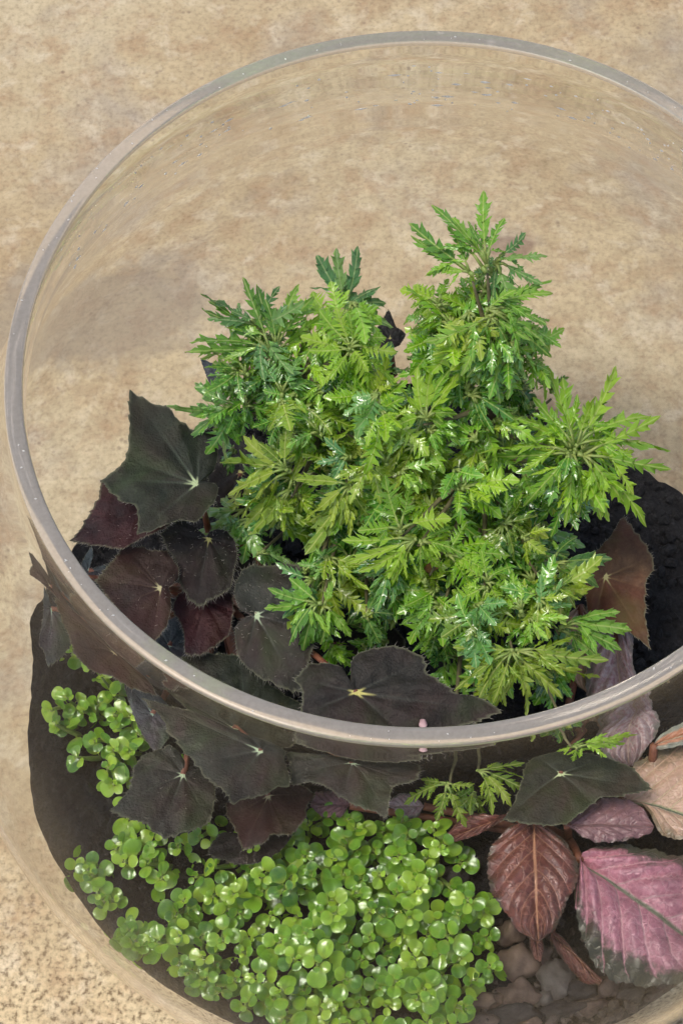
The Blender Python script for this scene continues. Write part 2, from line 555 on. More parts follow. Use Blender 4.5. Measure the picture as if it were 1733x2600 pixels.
SEG = 160
bowl = thing('glass_bowl', (0, 0, 0), 'big round clear glass bowl with a thick ground rim, holding all the plants', 'bowl')
mb = MB()
prof = OUTER + INNER[::-1]
b, n, seg = lathe(mb, prof, SEG, True, 0.0016)
# cap the two open centres: outer and inner bottom discs
io, ii = len(OUTER) - 1, len(OUTER)
dr = set(range(io * seg, (ii + 1) * seg))
last = (n - 1) * seg
mb.f = [f for f in mb.f if not (any(q // seg == io for q in f) and any(q // seg == ii for q in f)) and not (any(q // seg == 0 for q in f) and any(q // seg == n - 1 for q in f))]
mb.f.append(tuple(io * seg + k for k in range(seg)))
mb.f.append(tuple(ii * seg + k for k in range(seg))[::-1])
me = mb.mesh('bowl_wall', GLASS)
obj('bowl_wall', me, bowl)
mb = MB()
ch = 0.004
rp = []
for k in range(13):
    c = math.cos(PI * k / 12)
    rp.append((1.0 - TH / 2 + TH / 2 * math.copysign(abs(c) ** 0.55, c), -0.012 + 0.012 * max(0.0, math.sin(PI * k / 12)) ** 0.4))
lathe(mb, rp[::-1], SEG, False)
me = mb.mesh('rim', RIM)
me.polygons.foreach_set('use_smooth', [True] * len(me.polygons))
obj('rim', me, bowl)

# small flecks of dried water on the inside of the back wall and dust on the rim
FM = Mat('dried_water')
FM.set(Base_Color=(0.85, 0.84, 0.80, 1), Roughness=0.5)
FM.translucent((0.85, 0.84, 0.80), 0.5)
FLECK = FM.m
mb = MB()
for k in range(150):
    g = PI / 2 + random.uniform(-1.15, 1.15)
    z = -random.uniform(0.09, 0.42) * (1 - 0.25 * abs(g - PI / 2))
    r = r_in(z) - 0.008
    p = Vector((r * math.cos(g), r * math.sin(g), z + ZR)) * U
    tx = Vector((-math.sin(g), math.cos(g), 0))
    nx = Vector((-math.cos(g), -math.sin(g), 1.1)).normalized()
    ty = nx.cross(tx)
    L = random.choice([0.003, 0.004, 0.006, 0.008, 0.015]) * U * random.uniform(0.7, 1.4)
    h = random.uniform(0.0014, 0.003) * U
    mb.add([p + tx * L, p + ty * h + nx * h * 0.4, p - tx * L, p - ty * h + nx * h * 0.4, p + nx * h], [(0, 1, 4), (1, 2, 4), (2, 3, 4), (3, 0, 4)])
o = obj('water_marks', mb.mesh('water_marks', FLECK), bowl, kind='stuff')
mb = MB()
for k in range(70):
    g = random.uniform(0, 2 * PI)
    r = random.uniform(1 - TH + 0.008, 0.992)
    p = Vector((r * math.cos(g), r * math.sin(g), ZR + 0.0005)) * U
    L = random.choice([0.0015, 0.002, 0.003, 0.004]) * U
    a = random.uniform(0, PI)
    tx, ty = Vector((math.cos(a), math.sin(a), 0)) * L, Vector((-math.sin(a), math.cos(a), 0)) * L * 0.6
    mb.add([p + tx, p + ty, p - tx, p - ty, p + Vector((0, 0, L * 0.5))], [(0, 1, 4), (1, 2, 4), (2, 3, 4), (3, 0, 4)])
obj('dust_specks', mb.mesh('dust_specks', FLECK), bowl, kind='stuff')


# ------------------------------------------------------------------ soil
def soil_z(x, y):
    return -2.06 - 0.115 * ((0.75 if x < 0 else 0.55) * x + (0.83 if y > 0 else 0.7) * y) + 0.035 * noise.noise(Vector((x * 2.3, y * 2.3, 1.0))) + 0.016 * noise.noise(Vector((x * 9, y * 9, 4.0)))


mb = MB()
A, RG = 300, 110
for i in range(RG + 1):
    for k in range(A):
        g = 2 * PI * k / A
        z = -2.1
        for _ in range(6):
            R = r_in(z) - 0.006
            z = soil_z(R * math.cos(g), R * math.sin(g))
        r = R * (i / RG) ** 0.8
        x, y = r * math.cos(g), r * math.sin(g)
        zz = soil_z(x, y)
        if 0 < i < RG:
            zz += 0.013 * noise.noise(Vector((x * 38, y * 38, 2))) + 0.008 * noise.noise(Vector((x * 80, y * 80, 5)))
        else:
            zz += 0.022 * noise.noise(Vector((x * 14, y * 14, 2))) + 0.018 * noise.noise(Vector((x * 40, y * 40, 2)))
        mb.v.append((x * U, y * U, (zz + ZR) * U))
for s in range(1, 9):
    for k in range(A):
        g = 2 * PI * k / A
        x, y, z0 = mb.v[RG * A + k]
        z = (z0 / U - ZR) + (-2.50 - (z0 / U - ZR)) * s / 8
        r = r_in(z) - 0.006
        mb.v.append((r * math.cos(g) * U, r * math.sin(g) * U, (z + ZR) * U))
for i in range(RG + 8):
    for k in range(A):
        k2 = (k + 1) % A
        mb.f.append((i * A + k, i * A + k2, (i + 1) * A + k2, (i + 1) * A + k)[::-1] if False else (i * A + k, (i + 1) * A + k, (i + 1) * A + k2, i * A + k2))
mb.f.append(tuple((RG + 8) * A + k for k in range(A))[::-1])
mb.uv = [(0, 0)] * len(mb.v)
soil = obj('soil', mb.mesh('soil', SOIL), kind='stuff')
soil['label'] = 'crumbly black potting soil filling the bottom of the bowl'
soil['category'] = 'soil'


import bmesh
mb = MB()
bm = bmesh.new()
bmesh.ops.create_icosphere(bm, subdivisions=1, radius=1.0)
ICO = ([v.co.copy() for v in bm.verts], [tuple(v.index for v in f.verts) for f in bm.faces])
bm.free()
for k in range(5200):
    g = random.uniform(0, 2 * PI)
    r = 1.25 * math.sqrt(random.random())
    x, y = r * math.cos(g), r * math.sin(g)
    z = soil_z(x, y) + 0.004
    if r > r_in(z) - 0.03:
        continue
    sz = random.choice([0.007, 0.010, 0.013, 0.018, 0.026]) * random.uniform(0.7, 1.3)
    ra = Matrix.Rotation(random.uniform(0, PI), 3, Vector((random.random(), random.random(), 1)))
    mb.add([(Vector((x, y, z + ZR)) + ra @ Vector((v.x * sz, v.y * sz * 0.75, v.z * sz * 0.7)) * (1 + 0.35 * random.uniform(-1, 1))) * U for v in ICO[0]], ICO[1])
obj('crumbs', mb.mesh('crumbs', SOIL, False), soil, kind='stuff')


def ground(x, y):
    return Vector((x, y, (soil_z(x / U, y / U) + ZR) * U))


# ------------------------------------------------------------------ begonias
def begonia_leaf(name, parent, mat, att, outline, z, tilt=(0, 0), root=None, hairs=1.0, dome=0.10, label=None, surf=0):
    """att, outline: photograph pixels; z: height of the attachment; tilt: lean of the blade towards +x, +y"""
    P = at(att[0], att[1], z)
    n = Vector((-tilt[0], -tilt[1], 1)).normalized()
    e1 = Vector((1, 0, 0))
    e1 = (e1 - n * e1.dot(n)).normalized()
    e2 = n.cross(e1)
    pts = []
    for q in outline:
        d = at_plane(q[0], q[1], P, n) - P
        pts.append((d.dot(e1), d.dot(e2)))
    peri = sum(math.dist(pts[i], pts[i - 1]) for i in range(len(pts)))
    Lm = max(math.hypot(*p) for p in pts)
    step = peri / 130
    bd = []
    m = len(pts)
    for i in range(m):
        a, b = pts[i], pts[(i + 1) % m]
        p0, p3 = pts[i - 1], pts[(i + 2) % m]
        k = max(2, round(math.dist(a, b) / step))
        for j in range(k):
            t = j / k
            lin = [a[c] + (b[c] - a[c]) * t for c in (0, 1)]
            cr = [0.5 * (2 * a[c] + (b[c] - p0[c]) * t + (2 * p0[c] - 5 * a[c] + 4 * b[c] - p3[c]) * t * t + (3 * a[c] - p0[c] - 3 * b[c] + p3[c]) * t ** 3) for c in (0, 1)]
            bd.append([lin[c] * 0.55 + cr[c] * 0.45 for c in (0, 1)])
    nb = len(bd)
    sc = [1 + random.uniform(-0.022, 0.014) + (0.026 if i % 5 == 0 else 0) for i in range(nb)]
    bd = [(p[0] * s, p[1] * s) for p, s in zip(bd, sc)]
    ang = [math.atan2(p[1], p[0]) for p in bd]
    rad = [math.hypot(*p) for p in bd]
    veins = [ang[i] for i in range(nb) if rad[i] > 0.33 * Lm and rad[i] == max(rad[(i + j) % nb] for j in range(-9, 10))]
    if len(veins) < 3:
        i0 = rad.index(max(rad))
        veins = [ang[i0] + s for s in (-1.5, -0.75, 0, 0.75, 1.5)]
    elif len(veins) < 5:
        i0 = rad.index(max(rad))
        veins += [ang[i0] + 0.6, ang[i0] - 0.6]

    def vd(g):
        return min(abs((g - q + PI) % (2 * PI) - PI) for q in veins)

    RINGS = 13
    seed = random.uniform(0, 50)
    vs, fs, uvs = [Vector((0, 0, 0))], [], [(0.0, 0.0)]
    for k in range(1, RINGS + 1):
        t = (k / RINGS)
        for i in range(nb):
            x, y = bd[i][0] * t, bd[i][1] * t
            r = rad[i] * t
            g = min(vd(ang[i]), 0.7)
            a = math.sin(min(g / 0.5, 1) * PI / 2)
            h = Lm * (0.024 * a * math.sin(PI * min(t * 0.9, 1)) - dome * (r / Lm) ** 2)
            h += Lm * 0.05 * t * noise.noise(Vector((x / Lm * 2.2, y / Lm * 2.2, seed)))
            h += Lm * (0.025 * t * t + 0.010) * noise.noise(Vector((x / Lm * 7, y / Lm * 7, seed))) + Lm * 0.008 * noise.noise(Vector((x / Lm * 17, y / Lm * 17, seed)))
            vs.append(e1 * x + e2 * y + n * h)
            uvs.append((t, r * math.sin(min(g, PI / 2)) / Lm))
    for i in range(nb):
        fs.append((0, 1 + i, 1 + (i + 1) % nb))
    for k in range(RINGS - 1):
        for i in range(nb):
            i2 = (i + 1) % nb
            fs.append((1 + k * nb + i, 1 + (k + 1) * nb + i, 1 + (k + 1) * nb + i2, 1 + k * nb + i2))
    area = sum(bd[i - 1][0] * bd[i][1] - bd[i][0] * bd[i - 1][1] for i in range(nb))
    if area < 0:
        fs = [f[::-1] for f in fs]
    base = parent.location
    lf = obj(name, mesh(name, vs, fs, mat, uvs), parent, P - base, label=label)
    # bristly margin and a few hairs on the face
    if hairs > 0:
        hb = MB()

        def hair(p, d, L, wd):
            s = d.cross(n).normalized() * wd
            u = n * wd
            q = p + d * L + n * random.uniform(-0.1, 0.3) * L
            hb.add([p + s, p - s, p + u, q], [(0, 1, 3), (1, 2, 3), (2, 0, 3)])
        for i in range(nb):
            if random.random() > 0.9 * hairs:
                continue
            p = vs[1 + (RINGS - 1) * nb + i]
            d = (e1 * bd[i][0] + e2 * bd[i][1]).normalized()
            d = (d + Vector((random.uniform(-.5, .5), random.uniform(-.5, .5), random.uniform(-.3, .3)))).normalized()
            hair(p, d, random.uniform(0.005, 0.017) * U * (0.5 + 0.55 * hairs), 0.0008 * U)
        for _ in range(int(surf * 0.55)):
            i, k = random.randrange(nb), random.randrange(3, RINGS)
            p = vs[1 + (k - 1) * nb + i]
            d = (n * 0.4 + Vector((random.uniform(-1, 1), random.uniform(-1, 0.3), 0)) * 0.8).normalized()
            hair(p, d, random.uniform(0.008, 0.018) * U, 0.0009 * U)
        obj('bristles', hb.mesh('bristles', BRISTLE, False), lf, kind='stuff')
    if root is not None:
        sb = MB()
        a, c = Vector((0, 0, -0.002 * U)), root - P
        mid = a.lerp(c, 0.45) + Vector((0, 0, 0.06 * U)) + Vector((random.uniform(-.03, .03), random.uniform(-.03, .03), 0)) * U
        sb.tube(bez(a, mid, c, 8), [0.010 * U] * 3 + [0.013 * U] * 5, 6)
        obj('stalk', sb.mesh('stalk', REDSTALK), lf)
    return lf


def cz(pts, f, ox, oy):
    return [(x * f + ox, y * f + oy) for x, y in pts]


def c5(p): return cz(p, 0.5102, 0, 900)
def c6(p): return cz(p, 0.5102, 500, 1100)
def c7(p): return cz(p, 0.5102, 933, 1200)
def c2(p): return cz(p, 0.5102, 200, 1700)
def c3(p): return cz(p, 0.4464, 1033, 1800)


rt = at(560, 1530, -2.1)
rt = ground(rt.x, rt.y)
bego = thing('begonia', rt, 'big begonia with bristly black, brown and red leaves on the left and front', 'begonia')
begonia_leaf('leaf', bego, BG['green'], c5([(980, 645)])[0], c5([(650, 165), (700, 200), (780, 245), (840, 262), (880, 320), (960, 370), (1060, 380), (1085, 500), (1060, 580), (1005, 632), (1075, 650), (1085, 690), (1060, 750), (990, 820), (965, 840), (905, 825), (855, 840), (770, 870), (685, 890), (690, 800), (660, 740), (600, 725), (540, 665), (505, 610), (570, 570), (620, 520), (640, 400), (640, 300), (640, 200)]), -1.22, (-0.10, 0.05), rt, 0.6, 0.06, 'largest begonia leaf, black-green star with a pale centre')
begonia_leaf('leaf', bego, BG['red'], c5([(760, 750)])[0], c5([(500, 625), (498, 690), (440, 790), (410, 850), (350, 920), (470, 945), (600, 970), (690, 925), (780, 890), (860, 830), (860, 700), (760, 600), (600, 600)]), -1.36, (-0.15, 0.1), rt, 0.7, 0.05, surf=40)
begonia_leaf('leaf', bego, BG['black'], c5([(1040, 915)])[0], c5([(800, 890), (860, 840), (920, 825), (980, 870), (1025, 905), (1045, 885), (1080, 872), (1130, 880), (1170, 930), (1180, 1000), (1160, 1080), (1150, 1150), (1090, 1200), (1040, 1215), (990, 1250), (930, 1200), (890, 1130), (870, 1020), (830, 960)]), -1.42, (-0.05, 0.25), rt, 1.5, 0.12, surf=110)
begonia_leaf('leaf', bego, BG['brown'], c5([(800, 1165)])[0], c5([(620, 930), (680, 945), (710, 942), (760, 968), (830, 975), (860, 1020), (890, 1060), (885, 1120), (840, 1165), (850, 1200), (850, 1270), (830, 1350), (790, 1400), (760, 1425), (640, 1330), (560, 1230), (480, 1120), (520, 1060), (570, 1010), (600, 960)]), -1.42, (-0.2, 0.0), rt, 0.9, 0.10, 'reddish brown begonia leaf with a serrated pale margin', surf=50)
begonia_leaf('leaf', bego, BG['brown'], (330, 1610), [(165, 1490), (230, 1500), (300, 1540), (360, 1610), (410, 1660), (412, 1735), (350, 1722), (303, 1696), (250, 1688), (223, 1671), (200, 1645), (190, 1590)], -1.58, (-0.2, 0.0), rt, 0.8, 0.05)
begonia_leaf('leaf', bego, BG['red'], c5([(1020, 1230)])[0], c5([(855, 1270), (880, 1200), (950, 1150), (1050, 1150), (1150, 1190), (1160, 1280), (1140, 1390), (1080, 1440), (1010, 1490), (920, 1490), (915, 1390), (890, 1320)]), -1.55, (0, 0.1), rt, 0.9, 0.06, 'dark wine-red begonia leaf')
begonia_leaf('leaf', bego, BG['grey'], (650, 1562), [(597, 1477), (612, 1446), (638, 1428), (678, 1433), (724, 1425), (765, 1436), (790, 1480), (800, 1560), (790, 1640), (775, 1700), (765, 1748), (730, 1748), (694, 1733), (658, 1717), (622, 1692), (602, 1660), (596, 1625), (598, 1595), (615, 1572), (641, 1562), (612, 1550), (598, 1520)], -1.45, (0.1, 0.15), rt, 1.6, 0.14, 'bristly grey begonia leaf folded along its middle', surf=120)
begonia_leaf('leaf', bego, BG['green'], (620, 1790), [(460, 1662), (530, 1655), (600, 1660), (640, 1700), (720, 1760), (770, 1790), (750, 1840), (690, 1860), (600, 1850), (500, 1760)], -1.60, (0, -0.05), rt, 0.4, 0.05)
begonia_leaf('leaf', bego, BG['black'], c6([(790, 1290)])[0], c6([(495, 1225), (560, 1160), (640, 1145), (720, 1165), (762, 1240), (765, 1140), (800, 1090), (880, 1065), (1000, 1060), (1060, 1080), (1130, 1120), (1140, 1190), (1170, 1210), (1230, 1250), (1310, 1300), (1380, 1300), (1520, 1370), (1400, 1420), (1200, 1470), (1000, 1510), (800, 1510), (600, 1440), (510, 1380), (525, 1330), (520, 1290)]), -1.33, (0.02, 0.05), rt, 0.7, 0.05, 'broad black begonia leaf with a yellow star, just inside the front rim')
begonia_leaf('leaf', bego, BG['grey'], (669, 1886), c2([(340, 75), (420, 100), (470, 115), (600, 120), (800, 190), (1000, 260), (1050, 330), (1030, 400), (1050, 470), (1055, 540), (1000, 545), (930, 600), (850, 615), (770, 655), (740, 590), (690, 555), (640, 500), (530, 360), (500, 310), (470, 270), (430, 190), (380, 130)]), -1.48, (-0.05, -0.12), rt, 0.35, 0.08, 'large grey begonia leaf seen through the glass under the front rim')
begonia_leaf('leaf', bego, BG['grey'], (900, 1890), [(738, 1905), (740, 1870), (900, 1855), (1060, 1870), (1062, 1950), (1000, 1975), (990, 2010), (985, 2040), (979, 2060), (957, 2043), (912, 2030), (868, 2007), (841, 1985), (814, 1971), (792, 1967), (765, 1969), (740, 1971)], -1.52, (0, -0.1), rt, 0.9, 0.10)
begonia_leaf('leaf', bego, BG['grey'], c2([(530, 500)])[0], c2([(155, 680), (200, 645), (250, 580), (280, 470), (330, 400), (430, 365), (460, 340), (510, 375), (540, 430), (535, 490), (600, 465), (650, 490), (680, 540), (690, 610), (670, 690), (650, 750), (560, 790), (440, 825), (380, 800), (340, 760), (240, 725), (180, 700)]), -1.62, (-0.1, -0.1), rt, 0.4, 0.08, 'grey heart-shaped begonia leaf with a white dot, above the soil at front left', surf=20)
begonia_leaf('leaf', bego, BG['brown'], c2([(950, 600)])[0], c2([(735, 640), (770, 640), (850, 600), (920, 570), (1000, 530), (1100, 530), (1180, 590), (1140, 650), (1130, 720), (1060, 800), (960, 810), (920, 850), (820, 880), (800, 840), (770, 770), (740, 710)]), -1.72, (0, -0.1), rt, 0.4, 0.08, 'dark brown begonia leaf tucked under the grey one at the front')
begonia_leaf('leaf', bego, BG['black'], c2([(920, 840)])[0], c2([(640, 900), (700, 800), (800, 800), (1040, 790), (1060, 820), (1000, 900), (900, 950), (780, 960)]), -1.82, (0, -0.1), rt, 0.3, 0.08)
begonia_leaf('leaf', bego, BG['blue'], c5([(290, 1225)])[0], c5([(265, 1110), (285, 1170), (300, 1210), (340, 1230), (370, 1300), (385, 1400), (330, 1480), (260, 1530), (245, 1450), (220, 1420), (245, 1330), (250, 1200)]), -1.62, (-0.5, 0.1), rt, 0.5, 0.05, 'small blue-grey begonia leaf against the left wall of the bowl')
begonia_leaf('leaf', bego, BG['brown'], c5([(310, 1100)])[0], c5([(203, 935), (210, 1000), (200, 1050), (270, 1110), (350, 1160), (440, 1240), (420, 1120), (320, 1020)]), -1.55, (-0.1, 0), rt, 0.3, 0.05)
begonia_leaf('leaf', bego, BG['blue'], c5([(440, 1075)])[0], c5([(458, 952), (465, 1000), (448, 1060), (480, 1060), (530, 1042), (525, 1090), (450, 1115), (405, 1050), (430, 990)]), -1.66, (-0.2, 0), rt, 0.2, 0.05)
begonia_leaf('leaf', bego, BG['black'], (610, 1200), [(540, 1110), (600, 1090), (660, 1130), (700, 1200), (690, 1290), (640, 1330), (560, 1300), (525, 1210)], -1.62, (0, 0.1), rt, 0.8, 0.08)
begonia_leaf('leaf', bego, BG['black'], (590, 1390), [(540, 1330), (600, 1310), (680, 1330), (700, 1400), (640, 1440), (560, 1450)], -1.86, (0, 0), rt, 0.3, 0.08)
begonia_leaf('leaf', bego, BG['blue'], (430, 1640), [(380, 1570), (440, 1550), (480, 1590), (490, 1660), (440, 1690), (390, 1650)], -1.78, (0, 0), rt, 0.5, 0.08)
begonia_leaf('leaf', bego, BG['blue'], (400, 1790), [(330, 1700), (380, 1690), (440, 1760), (440, 1850), (400, 1900), (360, 1830)], -1.78, (0, 0), rt, 0.1, 0.08)
begonia_leaf('leaf', bego, BG['black'], (860, 1640), [(740, 1560), (830, 1540), (960, 1560), (1030, 1620), (1010, 1680), (900, 1690), (780, 1680)], -1.78, (0, 0), rt, 0.3, 0.08)
# behind the aralia
rt = at(1000, 960, -2.2)
rt = ground(rt.x, rt.y)
bb = thing('begonia', rt, 'small dark begonia mostly hidden behind the aralia', 'begonia')
begonia_leaf('leaf', bb, BG['black'], (990, 860), [(945, 860), (985, 785), (1005, 830), (1015, 836), (1030, 850), (1012, 878), (970, 890)], -1.7, (0, 0.2), rt, 0.1, 0.05)
begonia_leaf('leaf', bb, BG['blue'], (555, 950), [(508, 908), (535, 920), (560, 920), (600, 940), (600, 990), (555, 1000), (528, 965)], -1.6, (0, 0.2), rt, 0.1, 0.05)
# right hand plant
rt = at(1480, 1640, -2.15)
rt = ground(rt.x, rt.y)
br = thing('begonia', rt, 'begonia with a rust-brown leaf and a broad green-black leaf, on the right of the bowl', 'begonia')
begonia_leaf('leaf', br, BG['rust'], c7([(1180, 520)])[0], c7([(1270, 210), (1330, 290), (1380, 350), (1420, 430), (1420, 470), (1385, 540), (1380, 640), (1380, 720), (1400, 860), (1340, 820), (1250, 750), (1110, 745), (1080, 600), (1100, 430), (1200, 320)]), -1.62, (0.15, 0.0), rt, 0.6, 0.07, 'rust-brown begonia leaf over the black soil')
begonia_leaf('leaf', br, BG['green'], c3([(860, 330)])[0], c3([(540, 590), (600, 500), (640, 380), (650, 280), (690, 180), (850, 140), (1000, 180), (1200, 265), (1280, 310), (1380, 420), (1300, 440), (1200, 470), (1080, 480), (940, 600), (900, 635), (820, 640), (700, 630), (600, 605)]), -1.66, (0.05, -0.1), rt, 0.25, 0.06, 'broad green-black begonia leaf seen through the front glass')


# ------------------------------------------------------------------ pink leaved plant
def pink_leaf(parent, mat, outline, base, tip, z, tilt=(0, 0), root=None, quilt=0.03, dome=0.10, cup=0.0, label=None, rib=None):
    P = at(base[0], base[1], z)
    n = Vector((-tilt[0], -tilt[1], 1)).normalized()
    T = at_plane(tip[0], tip[1], P, n)
    e1 = (T - P)
    L = e1.length
    e1.normalize()
    e2 = n.cross(e1)
    pts = [((q - P).dot(e1), (q - P).dot(e2)) for q in (at_plane(x, y, P, n) for x, y in outline)]
    if sum(pts[i - 1][0] * pts[i][1] - pts[i][0] * pts[i - 1][1] for i in range(len(pts))) < 0:
        pts = pts[::-1]
    m = len(pts)
    x0, x1 = min(p[0] for p in pts), max(p[0] for p in pts)

    def ext(x, sgn):
        best = 0.0
        for i in range(m):
            a, b = pts[i], pts[(i + 1) % m]
            if (a[0] - x) * (b[0] - x) <= 0 and abs(a[0] - b[0]) > 1e-12:
                y = a[1] + (b[1] - a[1]) * (x - a[0]) / (b[0] - a[0])
                if y * sgn > best * sgn:
                    best = y
        return best
    NX, NY = 60, 16
    seed = random.uniform(0, 40)
    up = [0.0] * (NX + 1)
    dn = [0.0] * (NX + 1)
    xs = [x0 + (x1 - x0) * (0.5 - 0.5 * math.cos(PI * i / NX)) for i in range(NX + 1)]
    for i, x in enumerate(xs):
        xx = min(max(x, x0 + 1e-6), x1 - 1e-6)
        up[i], dn[i] = ext(xx, 1), ext(xx, -1)
    up = [sum(up[max(0, min(NX, i + d))] for d in range(-3, 4)) / 7 for i in range(NX + 1)]
    dn = [sum(dn[max(0, min(NX, i + d))] for d in range(-3, 4)) / 7 for i in range(NX + 1)]
    Wd = max(max(up), -min(dn))
    vs, fs, uvs = [], [], []
    for i, x in enumerate(xs):
        for j in range(-NY, NY + 1):
            v = j / NY
            y = up[i] * v if v > 0 else -dn[i] * v
            u = (x - x0) / (x1 - x0)
            ph = u * 6 - abs(v) * 2.4 + 0.5
            puff = abs(math.sin(PI * ph)) ** 0.7
            h = L * quilt * 1.5 * puff * math.sin(PI * min(abs(v) * 1.05, 1)) - L * 0.03 * max(0, 1 - abs(v) * 5) + L * 0.02 * abs(v) ** 3 * math.sin(u * 40 + seed) - dome * L * (abs(y) / Wd) ** 2 * 0.6 - dome * L * (u - 0.4) ** 2
            h += cup * abs(y)
            h += L * 0.02 * noise.noise(Vector((u * 5, v * 3, seed))) + L * 0.005 * noise.noise(Vector((u * 14, v * 9, seed)))
            edge = 1 + 0.03 * noise.noise(Vector((u * 9, seed, v > 0))) + (0.022 if i % 2 else -0.012) * abs(v) ** 6
            vs.append(e1 * x + e2 * y * edge + n * h)
            uvs.append((u, v))
    c = 2 * NY + 1
    for i in range(NX):
        for j in range(c - 1):
            fs.append((i * c + j, (i + 1) * c + j, (i + 1) * c + j + 1, i * c + j + 1))
    lf = obj('leaf', mesh('leaf', vs, fs, mat, uvs), parent, P - parent.location, label=label)
    if rib is not None:
        rb = MB()
        line = [vs[i * c + NY] - n * 0.002 * U for i in range(0, NX + 1, 3)]
        rb.tube(line, [0.0075 * U * (1 - 0.75 * i / len(line)) for i in range(len(line))], 5)
        obj('midrib', rb.mesh('midrib', rib), lf)
    if root is not None:
        sb = MB()
        cc = root - P
        a = Vector((0, 0, -0.004 * U)) + e1 * x0
        sb.tube(bez(a, a.lerp(cc, 0.5) + Vector((0, 0, 0.03 * U)), cc, 7), [0.014 * U] * 7, 6)
        obj('stalk', sb.mesh('stalk', REDSTALK), lf)
    return lf


rt = at(1440, 2130, -2.05)
rt = ground(rt.x, rt.y)
RIBG = plain('olive_rib', (0.075, 0.082, 0.045), (0.12, 0.125, 0.075), 300, 0.5, 0.2)
RIBC = plain('coppery_rib', (0.30, 0.13, 0.07), (0.50, 0.27, 0.15), 120, 0.5, 0.2)
pk = thing('flame_violet', rt, 'plant with quilted pink, coppery and mauve leaves at the lower right of the bowl', 'plant')
pink_leaf(pk, PK['pink'], c3([(985, 845), (1010, 800), (1080, 762), (1250, 752), (1450, 775), (1700, 850), (1840, 1000), (1850, 1250), (1760, 1430), (1568, 1495), (1400, 1525), (1250, 1512), (1120, 1470), (1050, 1390), (1000, 1290), (955, 1150), (945, 1050), (960, 930)]), c3([(990, 850)])[0], c3([(1780, 1390)])[0], -1.80, (0.0, -0.12), rt, 0.042, 0.14, 0.0, 'biggest leaf, bright pink with an olive margin', RIBG)
pink_leaf(pk, PK['copper'], c3([(600, 618), (710, 628), (800, 650), (880, 720), (950, 810), (980, 900), (955, 1000), (900, 1080), (880, 1150), (840, 1210), (770, 1285), (720, 1290), (620, 1230), (560, 1140), (490, 1050), (455, 950), (455, 800), (500, 700)]), c3([(715, 625)])[0], c3([(742, 1290)])[0], -1.78, (0.05, -0.1), rt, 0.03, 0.10, 0.0, 'coppery brown leaf with glowing veins', RIBC)
pink_leaf(pk, PK['mauve'], c3([(905, 640), (940, 590), (990, 530), (1080, 470), (1180, 462), (1280, 490), (1350, 560), (1400, 650), (1380, 690), (1310, 712), (1200, 742), (1080, 748), (1000, 722)]), c3([(915, 640)])[0], c3([(1400, 650)])[0], -1.74, (0.0, -0.1), rt, 0.012, 0.12, 0.0, 'dull mauve oval leaf above the pink one')
rb_ = at(1640, 2060, -2.05)
rt2 = ground(rb_.x, rb_.y)
pink_leaf(pk, PK['beige'], c3([(1280, 275), (1400, 205), (1568, 165), (1800, 150), (1950, 400), (1850, 690), (1568, 735), (1420, 712), (1400, 620), (1350, 540), (1370, 410), (1310, 330)]), c3([(1330, 520)])[0], c3([(1900, 690)])[0], -1.80, (0.1, -0.05), rt2, 0.02, 0.08, 0.0, 'pale beige-pink leaf at the right edge', RIBG)
pink_leaf(pk, PK['orange'], c3([(1392, 150), (1420, 105), (1480, 65), (1568, 25), (1800, -20), (1850, 120), (1700, 165), (1568, 168), (1440, 200), (1400, 192)]), c3([(1395, 165)])[0], c3([(1850, 40)])[0], -1.74, (0.0, 0.1), rt2, 0.012, 0.10, 0.0, 'curled leaf with an orange underside')
pink_leaf(pk, PK['silver'], [(1505, 1590), (1560, 1585), (1603, 1600), (1609, 1632), (1601, 1657), (1607, 1698), (1640, 1770), (1665, 1775), (1664, 1820), (1645, 1861), (1618, 1904), (1600, 1930), (1570, 1920), (1520, 1885), (1490, 1800), (1485, 1700)], (1560, 1590), (1590, 1925), -1.84, (0.1, 0), rt2, 0.04, 0.12, 0.0, 'silvery pink mottled leaf half behind the front rim')
pink_leaf(pk, PK['beige'], [(1425, 1560), (1480, 1535), (1520, 1590), (1530, 1700), (1500, 1765), (1450, 1725), (1415, 1620)], (1470, 1540), (1490, 1760), -1.9, (0, 0), rt2, 0.03, 0.1)
pink_leaf(pk, PK['copper'], c3([(215, 690), (330, 555), (420, 560), (500, 575), (570, 575), (480, 640), (390, 695), (250, 735)]), c3([(560, 575)])[0], c3([(220, 715)])[0], -1.84, (-0.05, -0.1), rt, 0.04, 0.1, 0.0, 'narrow coppery leaf beside the green mat', RIBC)
pink_leaf(pk, PK['silver'], [(985, 2020), (1010, 1995), (1050, 1995), (1075, 2030), (1060, 2060), (1010, 2060)], (1075, 2030), (985, 2030), -1.88, (0, -0.1), rt, 0.04, 0.1)
pink_leaf(pk, PK['mauve'], [(800, 1990), (850, 1990), (890, 2020), (870, 2060), (820, 2060), (790, 2030)], (890, 2030), (790, 2020), -1.86, (0, -0.1), rt, 0.04, 0.1)
pink_leaf(pk, PK['copper'], c3([(820, 1230), (880, 1270), (950, 1370), (1040, 1450), (1105, 1500), (1080, 1530), (1000, 1520), (930, 1450), (860, 1370), (800, 1290)]), c3([(810, 1240)])[0], c3([(1100, 1520)])[0], -1.93, (0, 0), rt, 0.03, 0.2, 0.0, 'withered brown leaf on the soil below the coppery one')
pink_leaf(pk, PK['copper'], c3([(690, 1270), (760, 1270), (780, 1340), (760, 1410), (720, 1400), (690, 1330)]), c3([(725, 1270)])[0], c3([(745, 1410)])[0], -1.92, (0, 0), rt, 0.03, 0.2)

# ------------------------------------------------------------------ aralia
SPEC = {'broad': (3, 0.55, 0.16, 0.48), 'cut': (4, 0.88, 0.15, 0.2), 'feather': (5, 0.96, 0.22, 0.04)}


